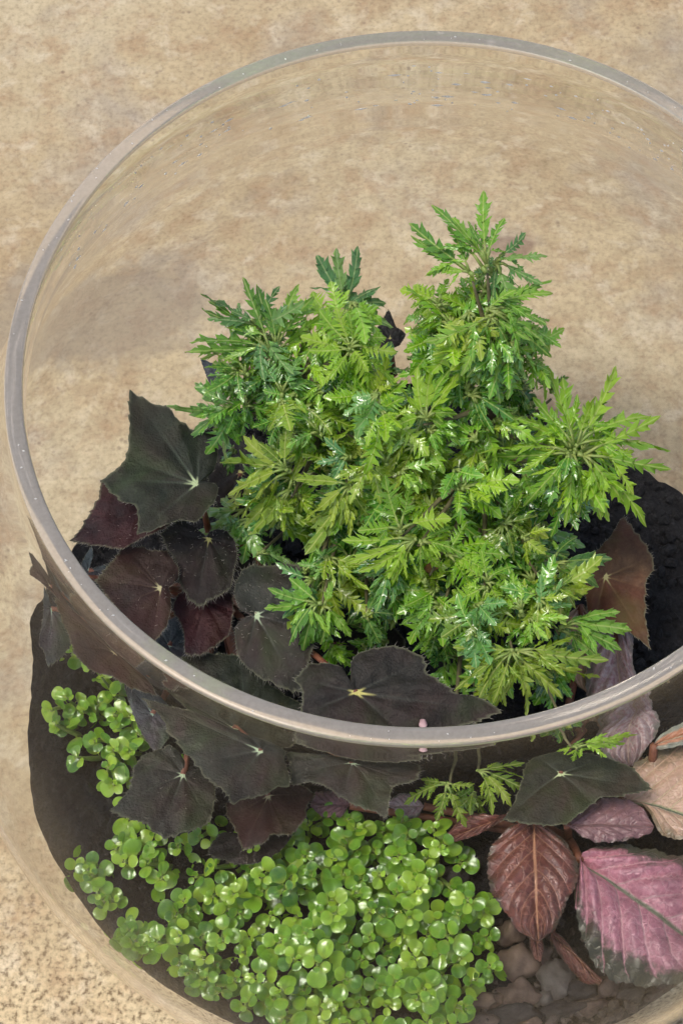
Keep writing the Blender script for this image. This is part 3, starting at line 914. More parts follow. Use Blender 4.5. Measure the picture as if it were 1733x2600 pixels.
def leaflet_geo(kind, seed):
    rnd = random.Random(seed)
    nl, depth, wd, shoulder = SPEC[kind]
    wd *= rnd.uniform(0.8, 1.2)
    droop = rnd.uniform(-0.05, 0.34)
    fold = rnd.uniform(-0.25, 0.55)
    side = rnd.uniform(-0.16, 0.16)
    twist = rnd.uniform(-0.9, 0.9)

    def env(t):
        return max(0.02, math.sin(PI * min(1, 0.06 + t * 0.94)) ** 0.75) if t < 0.95 else 0.05
    edges = []
    for sgn in (1, -1):
        pts = [(0.03, 0.010)]
        t0, t1 = 0.12 + rnd.uniform(-.05, .05), 0.74 + rnd.uniform(-.05, .05)
        D = (t1 - t0) / nl
        for i in range(nl):
            t = t0 + i * D + rnd.uniform(-.03, .03)
            w = wd * env(t + D * 0.8) * rnd.uniform(0.65, 1.18)
            nw = max(0.014, wd * env(t) * (1 - depth * rnd.uniform(0.8, 1.08)) * 0.8)
            q = rnd.uniform(0.9, 1.25)
            pts.append((t, nw))
            pts.append((t + D * 0.38 * q, nw + (w - nw) * (0.25 + shoulder * 0.55)))
            pts.append((t + D * 0.80 * q, nw + (w - nw) * (0.62 + shoulder * 0.45)))
            pts.append((t + D * 0.90 * q, nw + (w - nw) * (0.64 + shoulder * 0.2)))
            pts.append((t + D * 1.42 * q, w * 1.02))
            pts.append((t + D * 1.20 * q, nw + (w - nw) * 0.45))
        e = wd * 0.55
        pts += [(t1 + 0.05, e * (1 - depth * 0.6)), (t1 + 0.12, e * 0.85), (t1 + 0.15, e * 0.6), (0.95, e * 0.40), (1.0, 0.004)]
        edges.append([(x, y * sgn) for x, y in pts])
    n = len(edges[0])
    mids = []
    for i in range(n):
        mids.append(min(1.0, max(0.0, 0.5 * (edges[0][i][0] + edges[1][i][0]) - 0.09 * (1 if 0 < i < n - 1 else 0))))
    mids = [max(mids[:i + 1]) for i in range(n)]
    vs, uvs, fs = [], [], []
    wv = rnd.uniform(0, 6)

    def place(x, y, lift):
        z = fold * abs(y) + lift + 0.05 * math.sin(x * 13 + wv + (2 if y > 0 else 0)) * (abs(y) / wd)
        a = twist * (x - 0.3)
        y, z = y * math.cos(a) - z * math.sin(a), y * math.sin(a) + z * math.cos(a)
        vs.append((x, y + side * x * x, z - droop * x * x))
    for i in range(n):
        place(mids[i], 0, 0)
        uvs.append((0.0, 0.0))
        for e in edges:
            x, y = e[i]
            place(mids[i] * 0.5 + x * 0.5, y * 0.5, 0.010)
            uvs.append((abs(y) * 0.5, 0.5))
            place(x, y, rnd.uniform(-0.022, 0.015))
            uvs.append((abs(y), 1.0))
    for i in range(n - 1):
        a, b = i * 5, (i + 1) * 5
        fs += [(a, b, b + 1, a + 1), (a + 1, b + 1, b + 2, a + 2), (b, a, a + 3, b + 3), (b + 3, a + 3, a + 4, b + 4)]
    fs = [f[::-1] for f in fs]
    return vs, fs, uvs


GEO = {k: [leaflet_geo(k, i * 13 + 5) for i in range(14)] for k in SPEC}
LME = {}


def leaflet_mesh(kind, i, hue):
    key = (kind, i, hue)
    if key not in LME:
        vs, fs, uvs = GEO[kind][i]
        LME[key] = mesh('leaflet', vs, fs, AR[hue], uvs)
    return LME[key]


def frame(a, b, upv, roll, wf=1.0):
    x = b - a
    L = x.length
    x = x / L
    z = (upv - x * upv.dot(x)).normalized()
    y = z.cross(x)
    c, s = math.cos(roll), math.sin(roll)
    y, z = y * c + z * s, z * c - y * s
    return Matrix(((x.x * L, y.x * L * wf, z.x * L, a.x), (x.y * L, y.y * L * wf, z.y * L, a.y), (x.z * L, y.z * L * wf, z.z * L, a.z), (0, 0, 0, 1)))


tb = at(1150, 1480, -2.14)
tb = ground(tb.x, tb.y)
ar = thing('aralia', tb, 'tall leafy green aralia with finely cut glossy leaves rising in the middle of the bowl', 'aralia')
TOCAM = -FW
LOOK = (Vector((0, 0, 1)) + TOCAM * 0.5).normalized()

# (centre px, z, leaflet kind, hue, [(tip px, dz)], fill count)
ROS = [
    # right hand branch
    ((1460, 1140), -1.05, 'cut', 'bright', [(1590, 935, .12), (1500, 1000, .10), (1560, 985, .05), (1640, 1015, .05), (1715, 1100, -.02), (1690, 1060, .03), (1712, 1200, -.05), (1680, 1320, -.14),
                                        (1600, 1290, -.10), (1562, 1320, -.12), (1440, 1345, -.12), (1500, 1300, -.1), (1325, 1285, -.08), (1225, 1110, 0), (1235, 1170, -.05), (1350, 1010, .08), (1290, 1050, 0), (1390, 925, .12), (1420, 960, .1)], 7),
    # tall top tuft, shoots
    ((1240, 790), -0.66, 'cut', 'mid', [(1400, 855, -.06), (1412, 905, -.1), (1395, 800, -.02), (1395, 715, .05), (1400, 690, .06), (1330, 740, .05), (1335, 930, -.12), (1290, 960, -.15), (1210, 900, -.05), (1090, 900, -.05), (1340, 870, -.05), (1180, 960, -.1), (1290, 720, .1)], 8),
    ((1237, 680), -0.56, 'cut', 'mid', [(1215, 478, .12), (1262, 545, .08), (1190, 560, .10), (1100, 500, .08), (1150, 545, .1), (1120, 560, .05)], 0),
    ((1200, 700), -0.60, 'cut', 'mid', [(1028, 570, .05), (1030, 605, .0), (1060, 630, 0), (1140, 590, .08), (1100, 690, 0)], 1),
    ((1260, 665), -0.60, 'cut', 'blue', [(1392, 640, .04), (1345, 605, .06), (1300, 650, .08), (1372, 730, -.02), (1310, 790, -.05), (1240, 800, -.08)], 1),
    # drooping feathery spray
    ((1110, 775), -0.72, 'feather', 'bright', [(1015, 720, .03), (1010, 800, -.1), (1060, 710, .03), (1130, 705, .05), (1180, 740, 0), (1150, 880, -.12), (1080, 860, -.1), (1035, 760, -.03), (1200, 860, -.1), (1240, 800, -.03), (1190, 820, -.1)], 4),
    # back, broad leaflets
    ((875, 800), -1.05, 'broad', 'blue', [(845, 620, .12), (925, 622, .10), (800, 640, .1), (960, 715, .03), (980, 745, 0), (998, 800, -.05), (880, 700, .05)], 0),
    # left canopy
    ((700, 890), -0.98, 'cut', 'mid', [(612, 690, .12), (540, 740, .10), (516, 775, .06), (480, 830, .02), (452, 892, -.02), (490, 900, -.03), (640, 720, .12), (742, 715, .12), (690, 760, .12), (780, 740, .1), (540, 960, -.08), (580, 1000, -.1), (640, 1010, -.1), (700, 1020, -.1), (760, 960, -.05), (820, 800, .06), (560, 880, 0), (530, 930, -.06)], 5),
    ((660, 830), -0.96, 'cut', 'blue', [(505, 745, .08), (590, 790, .1), (530, 800, .08), (700, 720, .1), (770, 790, .1), (720, 960, 0), (650, 960, 0)], 2),
    # fresh feathery crown
    ((890, 880), -0.90, 'feather', 'bright', [(800, 790, .08), (850, 780, .1), (930, 790, .08), (980, 840, .04), (1010, 900, 0), (1020, 960, -.05), (960, 990, -.08), (880, 1010, -.1), (800, 980, -.06), (780, 900, 0), (900, 800, .1), (760, 860, .03), (940, 930, .02), (840, 960, 0)], 9),
    ((830, 980), -1.05, 'feather', 'mid', [(700, 1040, -.05), (760, 1080, -.1), (830, 1110, -.12), (900, 1080, -.1), (720, 960, 0), (680, 1090, -.1)], 4),
    # left lower, bluish broad
    ((592, 1045), -1.12, 'broad', 'blue', [(426, 1062, .0), (480, 985, .03), (470, 1105, -.06), (545, 1160, -.12), (600, 1120, -.08)], 1),
    # centre bright
    ((1075, 1065), -0.95, 'broad', 'bright', [(1082, 925, .1), (1010, 985, .06), (1160, 945, .1), (1165, 1040, .03), (980, 1080, -.02), (1180, 1110, -.05), (1040, 940, .1), (1120, 930, .1)], 5),
    ((1050, 1130), -1.05, 'cut', 'olive', [(900, 1140, -.02), (950, 1060, .03), (920, 1210, -.1), (1180, 1180, -.08), (1010, 1230, -.1), (1110, 1240, -.1)], 6),
    # front left, broad
    ((735, 1190), -1.15, 'broad', 'olive', [(552, 1165, .02), (600, 1125, .05), (565, 1245, -.02), (660, 1120, .08), (720, 1080, .1), (590, 1290, -.05)], 1),
    ((740, 1250), -1.22, 'broad', 'olive', [(606, 1335, -.05), (640, 1370, -.08), (690, 1360, -.08), (770, 1150, .06)], 1),
    ((885, 1225), -1.12, 'broad', 'olive', [(742, 1210, .0), (770, 1330, -.05), (815, 1365, -.08), (870, 1340, -.06), (932, 1322, -.05), (950, 1230, 0), (790, 1420, -.12), (860, 1160, .06)], 2),
    ((650, 1400), -1.40, 'cut', 'blue', [(675, 1410, -.03), (730, 1400, -.03), (760, 1420, -.03), (700, 1440, -.06)], 0),
    ((930, 1110), -1.12, 'feather', 'olive', [(900, 1170, -.03), (950, 1190, -.05), (1010, 1170, -.03), (860, 1130, 0), (1020, 1120, 0)], 1),
    # front centre, narrow drooping
    ((1060, 1375), -1.12, 'cut', 'bright', [(862, 1385, -.02), (870, 1440, -.06), (920, 1480, -.1), (955, 1505, -.13), (985, 1508, -.13), (1060, 1470, -.1), (1110, 1460, -.1), (1165, 1400, -.03), (1145, 1325, .02), (1180, 1385, -.02)], 1),
    ((1020, 1350), -1.10, 'feather', 'bright', [(962, 1210, .1), (1045, 1230, .1), (1140, 1300, .05), (900, 1350, 0), (980, 1290, .05)], 1),
    # front, broad shiny
    ((815, 1525), -1.32, 'broad', 'mid', [(666, 1548, .0), (676, 1512, .04), (728, 1465, .05), (712, 1620, -.05), (755, 1672, -.1), (790, 1655, -.1), (835, 1645, -.1), (902, 1615, -.06), (850, 1480, .05)], 2),
    ((930, 1560), -1.42, 'broad', 'dark', [(965, 1640, -.06), (900, 1600, -.03), (1000, 1550, 0), (960, 1480, .05)], 2),
    # right front, yellow green
    ((1300, 1640), -1.33, 'cut', 'olive', [(1140, 1745, -.04), (1195, 1760, -.06), (1255, 1800, -.08), (1370, 1800, -.1), (1440, 1770, -.08), (1525, 1745, -.06), (1548, 1690, -.02), (1470, 1650, 0), (1300, 1770, -.08), (1150, 1650, .02), (1215, 1700, 0)], 4),
    ((1420, 1600), -1.40, 'broad', 'mid', [(1612, 1590, .0), (1570, 1535, .05), (1590, 1640, -.04), (1500, 1560, .04), (1440, 1500, .08), (1540, 1670, -.05)], 2),
    ((1230, 1480), -1.22, 'feather', 'bright', [(1160, 1430, .06), (1220, 1400, .08), (1290, 1430, .05), (1310, 1500, 0), (1280, 1570, -.05), (1200, 1590, -.06), (1140, 1540, -.03), (1250, 1540, 0), (1180, 1490, 0)], 6),
    ((1120, 1540), -1.32, 'cut', 'mid', [(1020, 1530, .03), (1030, 1610, -.03), (1090, 1650, -.08), (1150, 1640, -.08), (1180, 1570, 0), (1060, 1490, .05), (1010, 1580, 0)], 3),
    # mid green behind on the right
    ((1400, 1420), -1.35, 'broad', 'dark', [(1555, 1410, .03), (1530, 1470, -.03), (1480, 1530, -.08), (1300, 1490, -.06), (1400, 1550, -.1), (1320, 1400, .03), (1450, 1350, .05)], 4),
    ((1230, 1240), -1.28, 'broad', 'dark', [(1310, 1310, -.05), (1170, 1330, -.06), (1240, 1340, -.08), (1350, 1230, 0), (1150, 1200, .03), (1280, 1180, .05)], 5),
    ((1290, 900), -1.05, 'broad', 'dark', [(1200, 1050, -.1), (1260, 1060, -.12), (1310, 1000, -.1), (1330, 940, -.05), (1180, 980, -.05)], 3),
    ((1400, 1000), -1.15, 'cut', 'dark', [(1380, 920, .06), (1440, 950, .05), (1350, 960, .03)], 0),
    # low sprays behind the front glass
    ((1140, 1960), -1.62, 'cut', 'olive', [(1015, 2008, -.02), (1115, 2085, -.08), (1182, 2098, -.08), (1060, 1960, 0), (1200, 1985, 0)], 0),
    ((1210, 1920), -1.60, 'cut', 'olive', [(1335, 1990, -.06), (1272, 2055, -.08), (1325, 1935, 0), (1310, 2030, -.06), (1330, 1900, .02)], 0),
    ((1440, 1850), -1.50, 'cut', 'bright', [(1450, 1918, -.05), (1500, 1890, -.03), (1590, 1860, -.02), (1610, 1830, 0), (1390, 1870, -.04), (1520, 1830, 0)], 0),
]


def leafpart(P, kind, hue, tips, detailed, first):
    """one compound leaf at node P; tips in metres; leaflets are its sub-parts when detailed"""
    mb = MB()
    cen = sum(tips, Vector()) / len(tips)
    node = P.lerp(cen, random.uniform(0.03, 0.12)) + Vector((0, 0, 0.004 * U))
    mb.tube([Vector(), node - P], [0.0085 * U, 0.007 * U], 5)
    todo = []
    for T in tips:
        s = node.lerp(T, random.uniform(0.10, 0.2)) + Vector((0, 0, random.uniform(0.0, 0.02) * U))
        mb.tube([node - P, s - P, s.lerp(T, 0.1) - P], [0.0062 * U, 0.0046 * U, 0.0036 * U], 4)
        Lf = (T - s).length / U
        wf = min(1.35, max(0.75, 0.17 / max(Lf, 0.08))) * random.uniform(0.85, 1.2)
        upv = (LOOK + Vector((random.gauss(0, .28), random.gauss(0, .28), 0))).normalized()
        M = frame(s - P, T - P, upv, random.gauss(0, 0.30), wf)
        todo.append((M, random.randrange(14)))
        # smaller basal leaflets on the same stalk
        for sg in (1, -1):
            if random.random() < 0.78:
                d = T - s
                sd_ = d.cross(LOOK).normalized() * d.length * sg
                b0 = s.lerp(T, random.uniform(0.0, 0.18))
                t0 = b0 + d * random.uniform(0.28, 0.42) + sd_ * random.uniform(0.22, 0.42) - Vector((0, 0, random.uniform(0.0, 0.05) * U))
                upv = (LOOK + Vector((random.gauss(0, .3), random.gauss(0, .3), 0))).normalized()
                todo.append((frame(b0 - P, t0 - P, upv, random.gauss(0, 0.35), random.uniform(0.8, 1.2)), -1 - random.randrange(14)))
    nst = len(mb.f)
    for M, i in todo:
        if not detailed or i < 0:
            vs, fs, uvs = GEO[kind][i if i >= 0 else -1 - i]
            mb.add([M @ Vector(v) for v in vs], fs, uvs)
    me = mb.mesh('leaf', AR[hue])
    me.materials.append(STALK)
    for p in me.polygons[:nst]:
        p.material_index = 1
    lf = obj('leaf', me, ar, P - tb)
    if detailed:
        for M, i in todo:
            if i < 0:
                continue
            c = obj('leaflet', leaflet_mesh(kind, i, hue), lf)
            c.matrix_local = M
    return lf


stem_nodes = []
for cen, z, kind, hue, tips, fill in ROS:
    P = at(cen[0], cen[1], z)
    stem_nodes.append(P)
    T = [at(x, y, z + dz - 0.02) for x, y, dz in tips]
    for i in range(0, len(T), 5):
        leafpart(P + Vector((random.uniform(-.01, .01), random.uniform(-.01, .01), -0.012 * (i // 5))) * U, kind, hue, T[i:i + 5], True, i == 0)
    Rm = sum((t - P).length for t in T) / len(T)
    for k in range(int(fill * 1.6) + 1):
        g = random.uniform(0, 2 * PI)
        Q = P + Vector((0, 0, -random.uniform(0.05, 0.30) * U)) + Vector((math.cos(g), math.sin(g), 0)) * Rm * 0.1
        LL = min(0.2 * U, Rm * random.uniform(0.45, 0.8))
        tp = []
        for j in range(5):
            a = g + (j - 2) * random.uniform(0.32, 0.5)
            l2 = LL * (1 - 0.12 * abs(j - 2)) * random.uniform(0.8, 1.1)
            tp.append(Q + Vector((math.cos(a) * l2, math.sin(a) * l2, random.uniform(-0.14, 0.05) * U)))
        h2 = random.choice([hue, hue, 'mid', 'dark'])
        leafpart(Q, kind, h2, tp, False, False)
# leafy side shoots between the main sprays
for (cx, cy_), z, kind, hue, cnt in [((1190, 1000), -1.0, 'cut', 'mid', 7), ((1250, 1120), -1.1, 'cut', 'mid', 7), ((1130, 1250), -1.12, 'feather', 'bright', 6), ((980, 1200), -1.1, 'cut', 'mid', 6),
                                  ((1300, 1330), -1.2, 'cut', 'mid', 7), ((1400, 1500), -1.3, 'broad', 'olive', 6), ((960, 1010), -0.95, 'feather', 'bright', 7), ((1160, 900), -0.85, 'cut', 'mid', 5),
                                  ((1300, 830), -0.76, 'cut', 'mid', 7), ((1120, 840), -0.8, 'feather', 'bright', 6), ((1330, 900), -0.9, 'cut', 'mid', 5), ((1420, 1180), -1.1, 'cut', 'bright', 5), ((640, 920), -1.0, 'cut', 'mid', 4), ((740, 1030), -1.05, 'feather', 'mid', 7), ((850, 1130), -1.1, 'cut', 'olive', 6),
                                  ((1090, 1450), -1.25, 'feather', 'bright', 6), ((1350, 1560), -1.3, 'cut', 'olive', 7), ((800, 1440), -1.35, 'cut', 'mid', 5), ((960, 1430), -1.3, 'broad', 'dark', 5),
                                  ((1010, 1330), -1.2, 'cut', 'olive', 6), ((640, 1010), -1.1, 'feather', 'mid', 5), ((1200, 1580), -1.3, 'feather', 'olive', 7), ((700, 1290), -1.3, 'broad', 'olive', 4),
                                  ((1200, 800), -0.72, 'feather', 'bright', 5), ((1330, 1180), -1.2, 'broad', 'dark', 6), ((860, 800), -0.92, 'feather', 'bright', 6), ((760, 860), -0.95, 'cut', 'bright', 6)]:
    P = at(cx, cy_, z)
    stem_nodes.append(P)
    for k in range(cnt):
        g = 2 * PI * (k + random.random()) / cnt
        Q = P + Vector((random.uniform(-.05, .05), random.uniform(-.05, .05), random.uniform(-.14, .06))) * U
        LL = random.uniform(0.10, 0.18) * U
        tp = []
        for j in range(5):
            a = g + (j - 2) * random.uniform(0.3, 0.5)
            l2 = LL * (1 - 0.14 * abs(j - 2)) * random.uniform(0.75, 1.15)
            tp.append(Q + Vector((math.cos(a) * l2, math.sin(a) * l2, random.uniform(-0.10, 0.09) * U)))
        leafpart(Q, kind, random.choice([hue, hue, hue, 'mid', 'olive', 'blue']), tp, False, False)
# shaded leaves inside the bush
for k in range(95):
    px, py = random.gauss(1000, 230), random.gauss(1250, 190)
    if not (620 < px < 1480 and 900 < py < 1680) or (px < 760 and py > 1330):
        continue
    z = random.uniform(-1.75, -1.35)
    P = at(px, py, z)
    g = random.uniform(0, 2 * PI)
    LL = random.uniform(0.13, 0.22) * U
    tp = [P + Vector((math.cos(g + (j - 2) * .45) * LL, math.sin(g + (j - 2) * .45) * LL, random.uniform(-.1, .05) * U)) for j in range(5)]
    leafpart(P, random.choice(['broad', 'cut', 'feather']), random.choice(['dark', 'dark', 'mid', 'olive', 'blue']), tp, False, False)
# trunk and branches
mb = MB()
top = at(1255, 900, -0.85)
tp = bez(tb + Vector((0, 0, -0.05 * U)), at(1240, 1300, -1.5), top, 14)
mb.tube([p - tb for p in tp], [(0.034 - 0.022 * i / 13 + random.uniform(-.002, .002)) * U for i in range(14)], 9)
obj('trunk', mb.mesh('trunk', BARK), ar)
second = bez(tb + Vector((-0.05, 0.03, -0.05)) * U, at(930, 1300, -1.7), at(760, 950, -1.1), 12)
mb = MB()
mb.tube([p - tb for p in second], [(0.026 - 0.016 * i / 11) * U for i in range(12)], 8)
obj('trunk', mb.mesh('trunk', BARK), ar)
for P in stem_nodes:
    best = min(tp[3:] + second[3:], key=lambda q: (q - P).length + 2.5 * max(0, q.z - P.z + 0.1 * U))
    mb = MB()
    m = best.lerp(P, 0.55) + Vector((0, 0, -0.04 * U))
    P2 = P - Vector((0, 0, 0.03 * U))
    mb.tube([p - tb for p in bez(best, m, P2, 8)], [(0.0115 - 0.0011 * i) * U for i in range(8)], 6)
    obj('branch', mb.mesh('branch', TWIGM), ar)


# ------------------------------------------------------------------ creeping plant with round leaves
def round_leaf_geo(seed):
    rnd = random.Random(seed)
    NXX, NYY = 12, 4
    dome, cup = rnd.uniform(-0.04, 0.14), rnd.uniform(0.0, 0.36)
    wd = rnd.uniform(0.40, 0.47)
    vs, fs, uvs = [], [], []
    for i in range(NXX + 1):
        th = 0.06 + (PI - 0.12) * i / NXX
        t = 0.5 - 0.5 * math.cos(th)
        hw = wd * math.sin(th) * (0.80 + 0.3 * t)
        for j in range(-NYY, NYY + 1):
            v = math.sin(j / NYY * PI / 2)
            x = 0.20 + t * 0.80
            vs.append((x, hw * v, 0.05 * math.sin(th) * (1 - v * v) - dome * t * t + cup * abs(hw * v) - (0.022 * math.sin(th) if j == 0 else 0)))
            uvs.append((t, max(abs(v), t if t > 0.9 else 0)))
    c = 2 * NYY + 1
    for i in range(NXX):
        for j in range(c - 1):
            fs.append((i * c + j, (i + 1) * c + j, (i + 1) * c + j + 1, i * c + j + 1))
    b = len(vs)
    vs += [(0, 0.018, 0), (0, -0.018, 0), (0.22, 0.016, 0.0), (0.22, -0.016, 0.0)]
    uvs += [(0, 0)] * 4
    fs.append((b, b + 1, b + 3, b + 2))
    return vs, fs, uvs


RGEO = [round_leaf_geo(i) for i in range(6)]
RME = [mesh('leaf', *g[:2], PILEA, g[2]) for g in RGEO]


def sprig(root, parent, P, axis, size, detailed=True):
    """P: tip of the sprig; leaves stand in crossed pairs below it"""
    axis = axis.normalized()
    a0 = axis.orthogonal().normalized()
    b0 = axis.cross(a0)
    ph = random.uniform(0, PI)
    g = ground(P.x - axis.x * 0.1 * U, P.y - axis.y * 0.1 * U)
    ln = max(0.12 * U, min(0.5 * U, (P.z - g.z)))
    base = P - axis * ln
    base.z = min(base.z, g.z)
    mb = MB()
    path = bez(base - P, -axis * ln * 0.4, Vector(), 6)
    mb.tube(path, [0.0085 * U] * 3 + [0.007 * U, 0.006 * U, 0.005 * U], 5)
    nst = len(mb.f)
    subs = []
    spec = [(0.0, 0.026, 0.7), (0.012, 0.044, 0.40), (0.040, 0.060, 0.18), (0.10, 0.068, 0.08), (0.16, 0.064, 0.0)]
    for k, (d, ls, lift) in enumerate(spec):
        o = -axis * d * U * size
        for s in (0, PI):
            if k > 1 and random.random() < 0.08:
                continue
            gg = ph + k * PI / 2 + s + random.gauss(0, .18)
            dirv = (a0 * math.cos(gg) + b0 * math.sin(gg)) + axis * (lift + random.gauss(0, .12))
            L = ls * U * size * random.uniform(0.85, 1.2)
            M = frame(o, o + dirv.normalized() * L, axis + LOOK * 0.4, random.gauss(0, .28))
            if detailed and k in (1, 2, 3):
                subs.append((M, random.randrange(6)))
            else:
                vs, fs, uvs = RGEO[random.randrange(6)]
                mb.add([M @ Vector(v) for v in vs], fs, uvs)
    me = mb.mesh('sprig', PILEA)
    me.materials.append(STALK)
    for p in me.polygons[:nst]:
        p.material_index = 1
    sp = obj('sprig', me, parent, P - parent.location)
    for M, i in subs:
        c = obj('leaf', RME[i], sp)
        c.matrix_local = M


def inside(p, poly):
    c = False
    for i in range(len(poly)):
        (x0, y0), (x1, y1) = poly[i - 1], poly[i]
        if (y0 > p[1]) != (y1 > p[1]) and p[0] < (x1 - x0) * (p[1] - y0) / (y1 - y0) + x0:
            c = not c
    return c


def fit_in(P, gap=0.05):
    z = P.z / U - ZR
    R = (r_in(z) - gap) * U
    r = math.hypot(P.x, P.y)
    if r > R:
        P = Vector((P.x * R / r, P.y * R / r, P.z))
    return P


c0 = at(760, 2360, -2.03)
mat_ = thing('creeping_plant', ground(c0.x, c0.y), 'dense mat of small round glossy green leaves across the front of the bowl', 'plant')
POLY = [(300, 2085), (380, 2080), (480, 2120), (600, 2120), (700, 2140), (790, 2040), (880, 2060), (1000, 2060), (1120, 2085), (1185, 2130), (1190, 2220), (1245, 2280), (1240, 2350), (1270, 2430), (1225, 2490),
        (1170, 2600), (1000, 2640), (700, 2600), (520, 2540), (350, 2450), (300, 2370), (390, 2330), (440, 2280), (300, 2215)]
spots = []
y = 2050
row = 0
while y < 2640:
    x = 290 + (34 if row % 2 else 0)
    while x < 1290:
        q = (x + random.uniform(-22, 22), y + random.uniform(-18, 18))
        if inside(q, POLY):
            spots.append(q)
        x += 60
    y += 54
    row += 1
NDET = 48
order = list(range(len(spots)))
random.shuffle(order)
det = set(order[:NDET])
for i, (x, y) in enumerate(spots):
    cx = math.exp(-((x - 860) / 330) ** 2 - ((y - 2360) / 210) ** 2)
    z = -1.90 + 0.17 * cx + random.uniform(-0.10, 0.07)
    P = fit_in(at(x, y, z), 0.07)
    P.z = max(P.z, ground(P.x, P.y).z + random.uniform(0.07, 0.11) * U)
    out = Vector((P.x, P.y, 0)) * 0.9
    sprig(None, mat_, P, Vector((random.gauss(0, .2) + P.x / U * 0.15, random.gauss(-.25, .2), 1)), random.uniform(0.72, 1.12), i in det)

LEFT = [(130, 1800), (180, 1785), (150, 1850), (215, 1805), (262, 1775), (275, 1700), (300, 1735), (300, 1800), (340, 1800), (360, 1850), (240, 1880), (200, 1925), (290, 1900), (335, 1900), (290, 1985), (275, 1945), (205, 1640), (235, 1665), (180, 1830)]
c0 = at(240, 1830, -2.03)
lt = thing('creeping_plant', ground(c0.x, c0.y), 'small clump of round green leaves on the dark soil at the left wall', 'plant')
for x, y in LEFT:
    P = fit_in(at(x, y, -1.86 + random.uniform(-.06, .04)), 0.07)
    P.z = max(P.z, ground(P.x, P.y).z + random.uniform(0.07, 0.11) * U)
    sprig(None, lt, P, Vector((random.gauss(-.1, .3), random.gauss(-.1, .3), 1)), random.uniform(0.85, 1.1))
c0 = at(220, 2300, -2.03)
fl = thing('creeping_plant', fit_in(ground(c0.x, c0.y), 0.1), 'thin row of round green leaves pressed to the glass at the lower left', 'plant')
for x, y in [(140, 2255), (185, 2262), (225, 2262), (262, 2330), (210, 2310), (160, 2290), (310, 2385), (350, 2430), (260, 2300), (290, 2420)]:
    P = fit_in(at(x, y, -1.93 + random.uniform(-.04, .03)), 0.06)
    P.z = max(P.z, ground(P.x, P.y).z + random.uniform(0.05, 0.09) * U)
    sprig(None, fl, P, Vector((random.gauss(0.1, .3), random.gauss(-.1, .3), 1)), random.uniform(0.8, 1.05))


# ------------------------------------------------------------------ stones and bark bits
def lump(name, px, size, flat, mat, label, cat, z=None, seed=0, rot=0.0, rough=0.25):
    import bmesh
    bm = bmesh.new()
    bmesh.ops.create_icosphere(bm, subdivisions=3, radius=1.0)
    for v in bm.verts:
        k = 1 + rough * noise.noise(v.co * 1.3 + Vector((seed * 3.1, 0, 0))) + rough * 0.5 * noise.noise(v.co * 3.1 + Vector((seed, 5, 0)))
        v.co = Vector((v.co.x * size[0] * k, v.co.y * size[1] * k, v.co.z * flat * k)) * U
    me = bpy.data.meshes.new(name)
    bm.to_mesh(me)
    bm.free()
    me.materials.append(mat)
    me.polygons.foreach_set('use_smooth', [True] * len(me.polygons))
    p = fit_in(at(px[0], px[1], -2.0 if z is None else z), max(size) + 0.02)
    g = ground(p.x, p.y)
    o = obj(name, me, None, Vector((p.x, p.y, g.z + flat * 0.45 * U if z is None else p.z)))
    o.rotation_euler = (random.uniform(-.2, .2), random.uniform(-.2, .2), rot)
    return tag(o, label, cat, 'stones and bark bits at the foot of the plants')


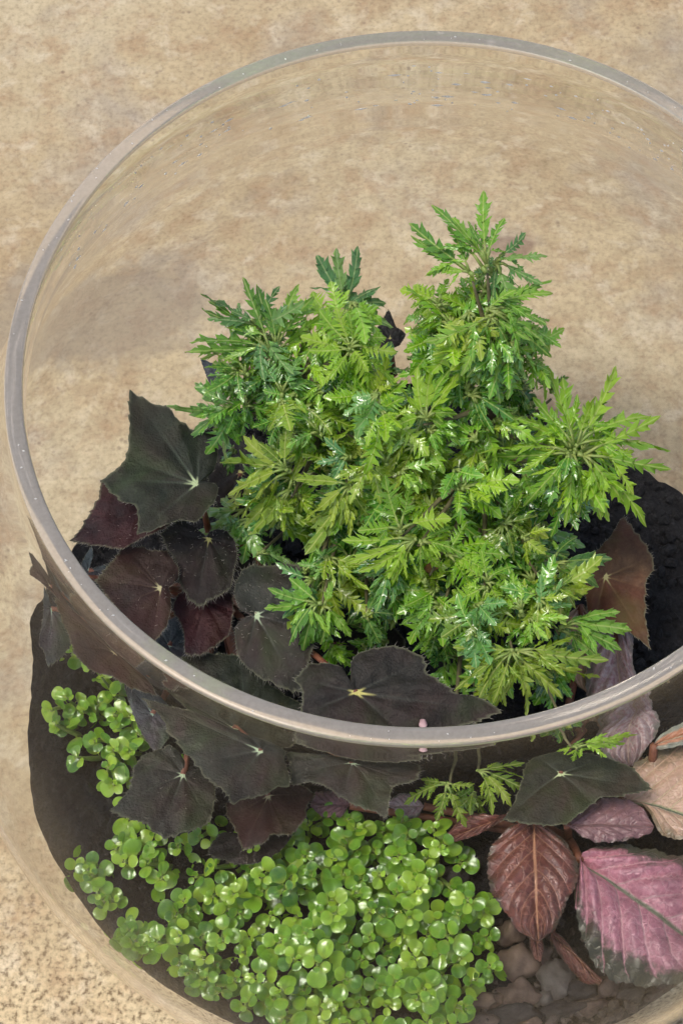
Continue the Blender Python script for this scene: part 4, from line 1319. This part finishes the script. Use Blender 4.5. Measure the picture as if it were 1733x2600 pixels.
TAN = plain('tan_stone', (0.10, 0.066, 0.045), (0.22, 0.15, 0.105), 110, 0.8)
GREY = plain('grey_stone', (0.07, 0.058, 0.048), (0.15, 0.13, 0.11), 140, 0.8)
DARK = plain('dark_bark', (0.020, 0.017, 0.015), (0.06, 0.05, 0.044), 160, 0.85)
BRN = plain('brown_bark_bit', (0.06, 0.04, 0.03), (0.15, 0.105, 0.08), 150, 0.85)
ORG = plain('orange_bark', (0.16, 0.065, 0.02), (0.38, 0.19, 0.07), 200, 0.8)
for i, (p, s, f, m, lb, ct, nm, ro) in enumerate([
    ((1312, 2438), (0.090, 0.075), 0.06, TAN, 'tan rounded stone right beside the green mat', 'stone', 'stone', 0.4),
    ((1408, 2478), (0.075, 0.085), 0.05, GREY, 'grey rough stone below the coppery leaf', 'stone', 'stone', 0.2),
    ((1465, 2508), (0.085, 0.05), 0.05, DARK, 'black lump of bark below the withered leaf', 'bark', 'bark_chip', 0.1),
    ((1228, 2540), (0.085, 0.04), 0.035, TAN, 'pale tan flat chip lowest beside the green mat', 'bark', 'bark_chip', 0.3),
    ((1310, 2520), (0.09, 0.06), 0.04, BRN, 'dark brown bark chip under the tan stone', 'bark', 'bark_chip', 0.0),
    ((1535, 2498), (0.06, 0.045), 0.04, BRN, 'small brown bark chip under the big pink leaf', 'bark', 'bark_chip', 0.5),
    ((1290, 2365), (0.06, 0.05), 0.05, TAN, 'small tan stone left of the coppery leaf tip', 'stone', 'stone', 0.5),
    ((1290, 2570), (0.10, 0.05), 0.04, DARK, 'blackish bark slab lowest against the front glass', 'bark', 'bark_chip', 0.1),
    ((1420, 2555), (0.10, 0.04), 0.035, DARK, 'long blackish bark splinter near the front glass', 'bark', 'bark_chip', 0.25),
    ((1370, 2420), (0.05, 0.04), 0.03, BRN, 'small brown chip between tan stone and coppery leaf', 'bark', 'bark_chip', 0.8),
    ((1500, 2545), (0.07, 0.035), 0.03, BRN, 'brown bark strip at the front glass below the pink leaf', 'bark', 'bark_chip', 0.3),
    ((1380, 2530), (0.05, 0.04), 0.035, GREY, 'small grey chip below the grey rough stone', 'bark', 'bark_chip', 0.9),
    ((1600, 2520), (0.07, 0.04), 0.03, DARK, 'black chip under the margin of the big pink leaf', 'bark', 'bark_chip', 0.4),
    ((1210, 2590), (0.07, 0.04), 0.035, BRN, 'brown chip lowest in the corner by the mat', 'bark', 'bark_chip', 0.2),
    ((1340, 2590), (0.05, 0.03), 0.03, TAN, 'tan splinter lowest against the front glass', 'bark', 'bark_chip', 0.2),
    ((1150, 2225), (0.06, 0.05), 0.05, DARK, 'black pebble in the gap between green mat and coppery leaf', 'stone', 'stone', 0.3)]):
    lump(nm, p, (s[0] * 0.72, s[1] * 0.72), f * 0.85, m, lb, ct, None, i + 1, ro, 0.45 if ct == 'stone' else 0.6)
mb = MB()
for k in range(210):
    q = fit_in(at(random.uniform(1180, 1720), random.uniform(2330, 2620), -2.0), 0.03)
    g = ground(q.x, q.y)
    sz = random.uniform(0.010, 0.030)
    ra = Matrix.Rotation(random.uniform(0, PI), 3, Vector((random.random(), random.random(), 1)))
    mb.add([g + ra @ Vector((v.x * sz, v.y * sz * 0.7, v.z * sz * 0.6)) * (1 + 0.3 * random.uniform(-1, 1)) * U + Vector((0, 0, sz * 0.35 * U)) for v in ICO[0]], ICO[1])
gv = obj('gravel', mb.mesh('gravel', plain('dark_gravel', (0.025, 0.02, 0.017), (0.13, 0.10, 0.08), 90, 0.85), False), kind='stuff')
gv['label'] = 'small dark gravel between the stones at the lower right'
gv['category'] = 'gravel'
lump('bark_chip', (1087, 1298), (0.042, 0.05), 0.05, ORG, 'orange-brown fibrous bark chunk inside the aralia', 'bark', -1.50, 21, 0, 0.4)
lump('bark_chip', (1096, 1440), (0.03, 0.015), 0.01, ORG, 'tiny orange dead leaf scrap among the aralia leaves', 'bark', -1.30, 22, 0.6, 0.3)
for a, b, zz, lb in [((590, 1315), (665, 1440), -1.9, 'orange-brown twig lying beside the grey begonia leaf'), ((1130, 1350), (1200, 1285), -1.4, 'thin orange twig poking out between the aralia leaves')]:
    A_, B_ = at(*a, zz), at(*b, zz + 0.05)
    mb = MB()
    M_ = A_.lerp(B_, 0.5) + Vector((0.02, 0.01, 0.02)) * U
    mb.tube([p - A_ for p in bez(A_, M_, B_, 8)], [0.016 * U if zz < -1.6 else 0.008 * U] * 8, 6)
    for k in range(3):
        q = A_.lerp(B_, 0.25 + 0.25 * k) - A_
        mb.tube([q, q + Vector((random.uniform(-.06, .06), random.uniform(-.06, .06), 0.03)) * U], [0.010 * U if zz < -1.6 else 0.005 * U, 0.004 * U], 5)
    tag(obj('twig', mb.mesh('twig', ORG), None, A_), lb, 'twig')
lump('petal', (1073, 1838), (0.012, 0.016), 0.008, plain('pink_scrap', (0.42, 0.25, 0.25), (0.55, 0.36, 0.35), 200), 'tiny pink scrap lying on the black begonia leaf at the front rim', 'petal', -1.33, 31, 0, 0.2)
